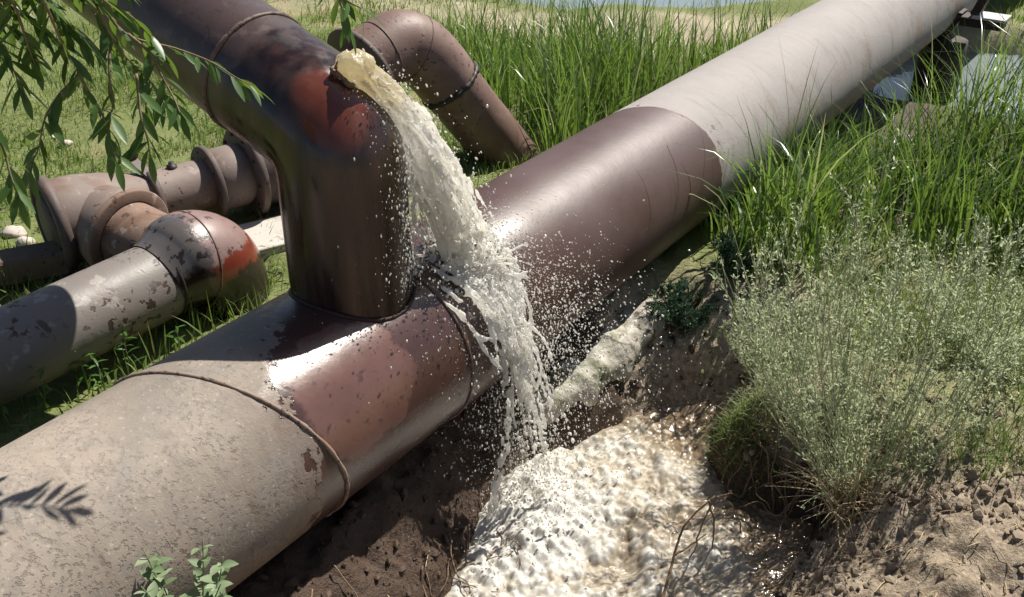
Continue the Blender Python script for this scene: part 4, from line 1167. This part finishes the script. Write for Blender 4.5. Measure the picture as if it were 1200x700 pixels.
# --- branching weeds
def weed(name, base, hgt, spread, nst, nbr, nlf, lsize, mat, stem_mat, label, cat, seed, lean=(0, 0), group=None, up=.9, strawbase=0):
    g_ = np.random.default_rng(seed)
    bz = float(height(np.array(base[0]), np.array(base[1]), False))
    org = np.array([base[0], base[1], bz])
    e = empty(name, org, label, cat, group)
    ST = MB(); LP, LD, LR = [], [], []
    for k in range(nst):
        an = g_.uniform(0, 2 * np.pi); rr = spread * math.sqrt(g_.random())
        tip = org + np.array([math.cos(an) * rr + lean[0], math.sin(an) * rr + lean[1], hgt * g_.uniform(.55, 1.0) * (1 - .35 * (rr / spread) ** 2)])
        b0 = org + np.array([g_.normal(0, .03), g_.normal(0, .03), -.02])
        mid = b0 * .5 + tip * .5 + np.array([(tip[0] - b0[0]) * .12, (tip[1] - b0[1]) * .12, -.03 * hgt]) + g_.normal(0, .02, 3) * hgt
        pth = smooth_path([b0, mid, tip], 12)
        ST.add(*sweep(pth, np.linspace(.0030, .0009, 12), 4, cap=False))
        for j in range(nbr):
            t = g_.uniform(.22, 1.0); i = min(int(t * 11), 10); p = pth[i]; tg = nv(pth[i + 1] - pth[i])
            d = nv(tg * .9 + g_.normal(0, .42, 3) + Z * up * .8); L_ = hgt * g_.uniform(.10, .24) * (1.15 - .6 * t)
            q = p + d * L_; q2_ = p + d * L_ * .5 + Z * .01
            bp = smooth_path([p, q2_, q], 6)
            ST.add(*sweep(bp, np.linspace(.0011, .0005, 6), 3, cap=False))
            for m_ in range(nlf):
                tt = g_.uniform(.1, 1.05); LP.append(p + d * L_ * tt + g_.normal(0, .004, 3)); LD.append(nv(d + g_.normal(0, .8, 3))); LR.append(g_.random())
    ST.build('stem', stem_mat, e)
    LP, LD, LR = np.array(LP), np.array(LD), np.array(LR); N = len(LP)
    sd = np.cross(LD, g_.normal(0, 1, (N, 3))); sd /= np.linalg.norm(sd, axis=1)[:, None] + 1e-9
    L_ = lsize * g_.uniform(.6, 1.3, N)[:, None]; w_ = L_ * .17
    V = np.stack([LP, LP + LD * L_ * .5 + sd * w_, LP + LD * L_, LP + LD * L_ * .5 - sd * w_], 1)
    F = np.arange(N * 4).reshape(-1, 4)
    o = MB().add(V.reshape(-1, 3), F, rnd=np.repeat(LR, 4)).build('foliage', mat, e, smooth=False)
    o['kind'] = 'stuff'
    if strawbase:
        sb = MB()
        for k in range(strawbase):
            an = g_.uniform(0, 2 * np.pi); L2_ = g_.uniform(.08, .22)
            p0 = org + np.array([g_.normal(0, .05), g_.normal(0, .05), .0]); p1 = p0 + np.array([math.cos(an) * L2_, math.sin(an) * L2_, g_.uniform(-.02, .16)])
            md_ = (p0 + p1) / 2 + g_.normal(0, .02, 3) + Z * .03
            sb.add(*sweep(smooth_path([p0, md_, p1], 7), np.linspace(.0026, .0010, 7), 4, cap=False))
        sb.build('dry_stalks', M['straw'], e)
    return e
weed('sage_bush', (1.09, 2.40), 1.16, .50, 68, 14, 14, .015, M['sage'], M['palestem'], 'large grey green feathery bush with dry straw stalks at its foot', 'bush', 101, (.0, .24), 'feathery bushes on the right bank', strawbase=170)
weed('sage_bush', (1.66, 2.85), .48, .46, 44, 12, 13, .0145, M['sage'], M['palestem'], 'lower spreading grey green bush at the right edge beside the large bush', 'bush', 102, (.0, .10), 'feathery bushes on the right bank')
weed('sage_bush', (.98, 3.05), .34, .20, 26, 10, 20, .015, M['sage'], M['palestem'], 'small feathery bush behind the large one at the sandy rim', 'bush', 103, (.0, .05), 'feathery bushes on the right bank')
weed('blue_shrub', (.67, 3.36), .16, .17, 40, 9, 16, .018, M['bluegreen'], M['greenstem'], 'low blue green shrub on the rim under the pipeline', 'shrub', 104)
weed('blue_shrub', (.93, 3.55), .17, .16, 30, 9, 16, .018, M['bluegreen'], M['greenstem'], 'second low dark green shrub between blue shrub and the reeds', 'shrub', 105)

# --- grass tuft hanging over the bank
def tuft():
    g_ = np.random.default_rng(31)
    N = 1200; x = .81 + g_.normal(0, .06, N); y = 2.76 + g_.normal(0, .12, N)
    P = np.stack([x, y, height(x, y, False)], -1)
    yaw = np.where(g_.random(N) < .65, np.pi + g_.normal(.4, .7, N), g_.uniform(0, 2 * np.pi, N))
    v, f, r_ = blades(P, g_.uniform(.04, .10, N), g_.uniform(.0018, .0036, N), np.abs(g_.normal(.5, .3, N)), np.abs(g_.normal(1.1, .5, N)), 4, 32, yaw)
    o = link('grass_tuft', mesh_np('grass_tuft', v, [f], dict(rnd=r_)), M['creeper'])
    tag(o, 'green grass tuft drooping over the edge of the muddy pool', 'grass', kind='stuff')
tuft()

# --- leafy weeds built leaf by leaf
ll = [leaf_mesh('lance_leaf_blade', .060, .012, .25, .3), leaf_mesh('lance_leaf_blade', .048, .011, .4, .3)]
def leafy(base, hgt, nlf, seed, label, lmesh, mat, group, lean=(0, 0), sc=1.0, nst=1, name='leafy_weed', spread=.05):
    g_ = random.Random(seed)
    bz = float(height(np.array(base[0]), np.array(base[1]), False)) - .005
    org = np.array([base[0], base[1], bz]); e = empty(name, org, label, 'weed', group)
    for q in range(nst):
        a_ = g_.uniform(0, 6.28); sp_ = spread * (0 if nst == 1 else g_.uniform(.4, 1))
        tip = org + np.array([lean[0] + math.cos(a_) * sp_, lean[1] + math.sin(a_) * sp_, hgt * g_.uniform(.75, 1)])
        pth = smooth_path([org + [g_.uniform(-.01, .01), g_.uniform(-.01, .01), 0], (org + tip) / 2 + [g_.uniform(-.015, .015), g_.uniform(-.015, .015), 0], tip], 14)
        MB().add(*sweep(pth, np.linspace(.0028, .0012, 14), 5)).build('stem', M['greenstem'], e)
        for k in range(nlf):
            t = .15 + .85 * (k + .5) / nlf; i = min(int(t * 13), 12)
            an = k * 2.4 + g_.uniform(-.4, .4)
            d = np.array([math.cos(an), math.sin(an), g_.uniform(.1, .9)])
            put_leaf(lmesh[g_.randrange(len(lmesh))], mat, e, pth[i], d, g_.uniform(-.4, .4), sc * g_.uniform(.75, 1.15) * (1.15 - .4 * t))
    return e
GW = 'leafy weeds beside the grey pipe'
leafy((-1.575, 2.60), .30, 14, 1, 'tallest leafy weed at the left edge in front of the grey pipe', ll, M['lush'], GW)
leafy((-1.46, 2.50), .20, 10, 2, 'short leafy weed below the grey pipe near the left edge', ll, M['lush'], GW)
leafy((-1.39, 2.66), .20, 12, 3, 'leafy weed standing against the middle of the grey pipe', ll, M['lush'], GW)
leafy((-1.27, 2.76), .24, 12, 4, 'upright leafy weed in front of the grey pipe nearest the bend', ll, M['lush'], GW)
leafy((-1.33, 2.62), .15, 10, 5, 'small leafy weed touching the pipeline below the grey pipe', ll, M['lush'], GW)
leafy((-1.53, 2.42), .17, 10, 6, 'low leafy weed at the left edge close to the pipeline', ll, M['lush'], GW)
leafy((-1.15, 2.88), .13, 9, 7, 'small leafy weed under the red and black bend', ll, M['lush'], GW)
leafy((-1.42, 2.36), .14, 9, 8, 'lowest leafy weed beside the upper edge of the pipeline', ll, M['lush'], GW)
leafy((-1.70, 2.78), .34, 16, 9, 'wispy dark weed overlapping the grey pipe at the left edge', ll[1:], M['willow'], GW, (.12, .02), .7)
leafy((-1.74, 3.22), .22, 14, 10, 'dark weed growing up the left end of the fitting', ll[1:], M['willow'], GW, (.05, .1), .8)
ml = [leaf_mesh('mealy_leaf_blade', .045, .026, .2, .35, 5, .8), leaf_mesh('mealy_leaf_blade', .034, .018, .1, .4, 5, .85)]
leafy((-.73, 1.515), .37, 22, 21, 'pale mealy weed in front of the pipeline at the bottom left', ml, M['mealy'], None, (.0, .0), 1.15, 11, 'mealy_weed', .13)

# --- roots, dead twig, litter
def branchy(name, paths, r0, mat, label, cat, origin):
    e = empty(name, origin, label, cat)
    for k, p in enumerate(paths):
        pth = smooth_path(p, 22); pth = pth + .006 * np.stack([fbm(pth * 25 + q * 7, 2, k + q) for q in range(3)], -1)
        MB().add(*sweep(pth, np.linspace(r0 * (1 if k == 0 else .75), r0 * .4, 22), 6)).build('twig', mat, e)
    return e
branchy('dead_twig', [[(.432, 2.069, -.62), (.489, 2.197, -.52), (.535, 2.269, -.42), (.617, 2.295, -.34)],
                      [(.617, 2.295, -.34), (.596, 2.265, -.37), (.575, 2.25, -.44), (.567, 2.30, -.61)],
                      [(.603, 2.288, -.35), (.624, 2.285, -.45), (.645, 2.331, -.62)],
                      [(.617, 2.295, -.34), (.676, 2.308, -.38), (.726, 2.331, -.52)],
                      [(.50, 2.21, -.50), (.55, 2.25, -.50), (.60, 2.29, -.49)]], .0055, M['root'],
        'bare forked dead twig sticking out of the muddy pool', 'twig', (.432, 2.069, -.62))
g_ = random.Random(5)
rp = []
for k in range(26):
    x, y = g_.uniform(.80, 1.06), g_.uniform(2.42, 2.68)
    z0 = float(height(np.array(x), np.array(y), False))
    p = [np.array([x, y, z0 + g_.uniform(-.01, .03)])]
    hd = g_.uniform(2.2, 5.2)
    for q in range(3):
        hd += g_.uniform(-.9, .9)
        nx = p[-1] + np.array([math.cos(hd), math.sin(hd), 0]) * g_.uniform(.03, .075)
        nx[2] = max(float(height(np.array(nx[0]), np.array(nx[1]), False)), WATER + .01) + g_.uniform(.005, .05)
        p.append(nx)
    rp.append(p)
branchy('exposed_roots', rp, .0045, M['root'], 'tangle of exposed brown roots on the bank beside the pool', 'roots', (.93, 2.5, -.4))
rp = []
for k in range(34):
    s_, a_ = g_.uniform(.9, 2.0), g_.uniform(.28, .52)
    b = A0 + s_ * D + a_ * W
    p = [np.array([b[0], b[1], float(height(np.array(b[0]), np.array(b[1]), False)) + .01])]
    hd = g_.uniform(-1.6, .4)
    for q in range(3):
        hd += g_.uniform(-.6, .6); nx = p[-1] + np.array([math.cos(hd), math.sin(hd), 0]) * g_.uniform(.03, .08)
        nx[2] = max(float(height(np.array(nx[0]), np.array(nx[1]), False)), WATER) + g_.uniform(.0, .03); p.append(nx)
    rp.append(p)
branchy('exposed_roots', rp, .0032, M['root'], 'thin dark roots hanging in the shaded pit wall below the pipeline', 'roots', (-.2, 2.2, -.4))

def litter(name, n, dens, r0, r1, mat, label, cat, seed, x0, x1, y0, y1):
    P = scatter(n, x0, x1, y0, y1, dens, seed); g_ = np.random.default_rng(seed)
    P[:, 2] = height(P[:, 0], P[:, 1]) + .002
    N = len(P); v0, f0 = ico(1)
    r_ = r0 + (r1 - r0) * g_.random(N) ** 4
    V = v0[None] * r_[:, None, None] * g_.uniform(.55, 1.2, (N, 1, 3)) * (1 + .25 * g_.normal(0, 1, (N, len(v0), 1)).clip(-1, 1)) + P[:, None]
    F = f0[None] + (np.arange(N) * len(v0))[:, None, None]
    o = link(name, mesh_np(name, V.reshape(-1, 3), [F.reshape(-1, 3)], None, False), mat)
    tag(o, label, cat, kind='stuff')
def d_fg(x, y):
    dd_ = sdf(x, y, POOL); return sstep(.02, .10, dd_) * sstep(.45, .6, x) * np.clip(.5 + .8 * fbm(np.stack([x, y], -1) * 6, 2, 9), .1, 1) * sstep(2.9, 2.4, y)
litter('soil_crumbs', 13000, d_fg, .0018, .019, M['clod'], 'loose dry soil crumbs on the bare foreground bank', 'soil', 51, .45, 2.4, 1.2, 2.9)
def d_wall(x, y):
    dd_ = sdf(x, y, POOL); return sstep(.0, .03, dd_) * sstep(.34, .2, dd_)
litter('pit_clods', 3000, d_wall, .004, .020, M['wetclod'], 'damp earth clods on the crumbling pit walls', 'soil', 52, -.8, 1.3, 1.3, 3.5)
def straws(n, x0, x1, y0, y1, seed, label, dens):
    P = scatter(n, x0, x1, y0, y1, dens, seed); g_ = np.random.default_rng(seed); mb = MB()
    for p in P:
        p[2] = float(height(p[0], p[1])) + .006; an = g_.uniform(0, 6.28); L_ = g_.uniform(.02, .09)
        d = np.array([math.cos(an), math.sin(an), g_.normal(0, .2)])
        mb.add(*sweep(np.array([p - d * L_ / 2, p + Z * .006, p + d * L_ / 2]), np.array([.0014, .0018, .0009]), 4, cap=False))
    tag(mb.build('straw_litter', M['straw'], None), label, 'straw', kind='stuff')
straws(420, .55, 2.2, 1.7, 2.9, 61, 'scattered dry straw and stalk bits over the right bank', lambda x, y: sstep(.04, .1, sdf(x, y, POOL)))
straws(120, -.7, .2, 1.6, 2.9, 62, 'dry stalk bits caught on the shaded pit wall', lambda x, y: sstep(.02, .05, sdf(x, y, POOL)) * sstep(.3, .36, wco(x, y)))
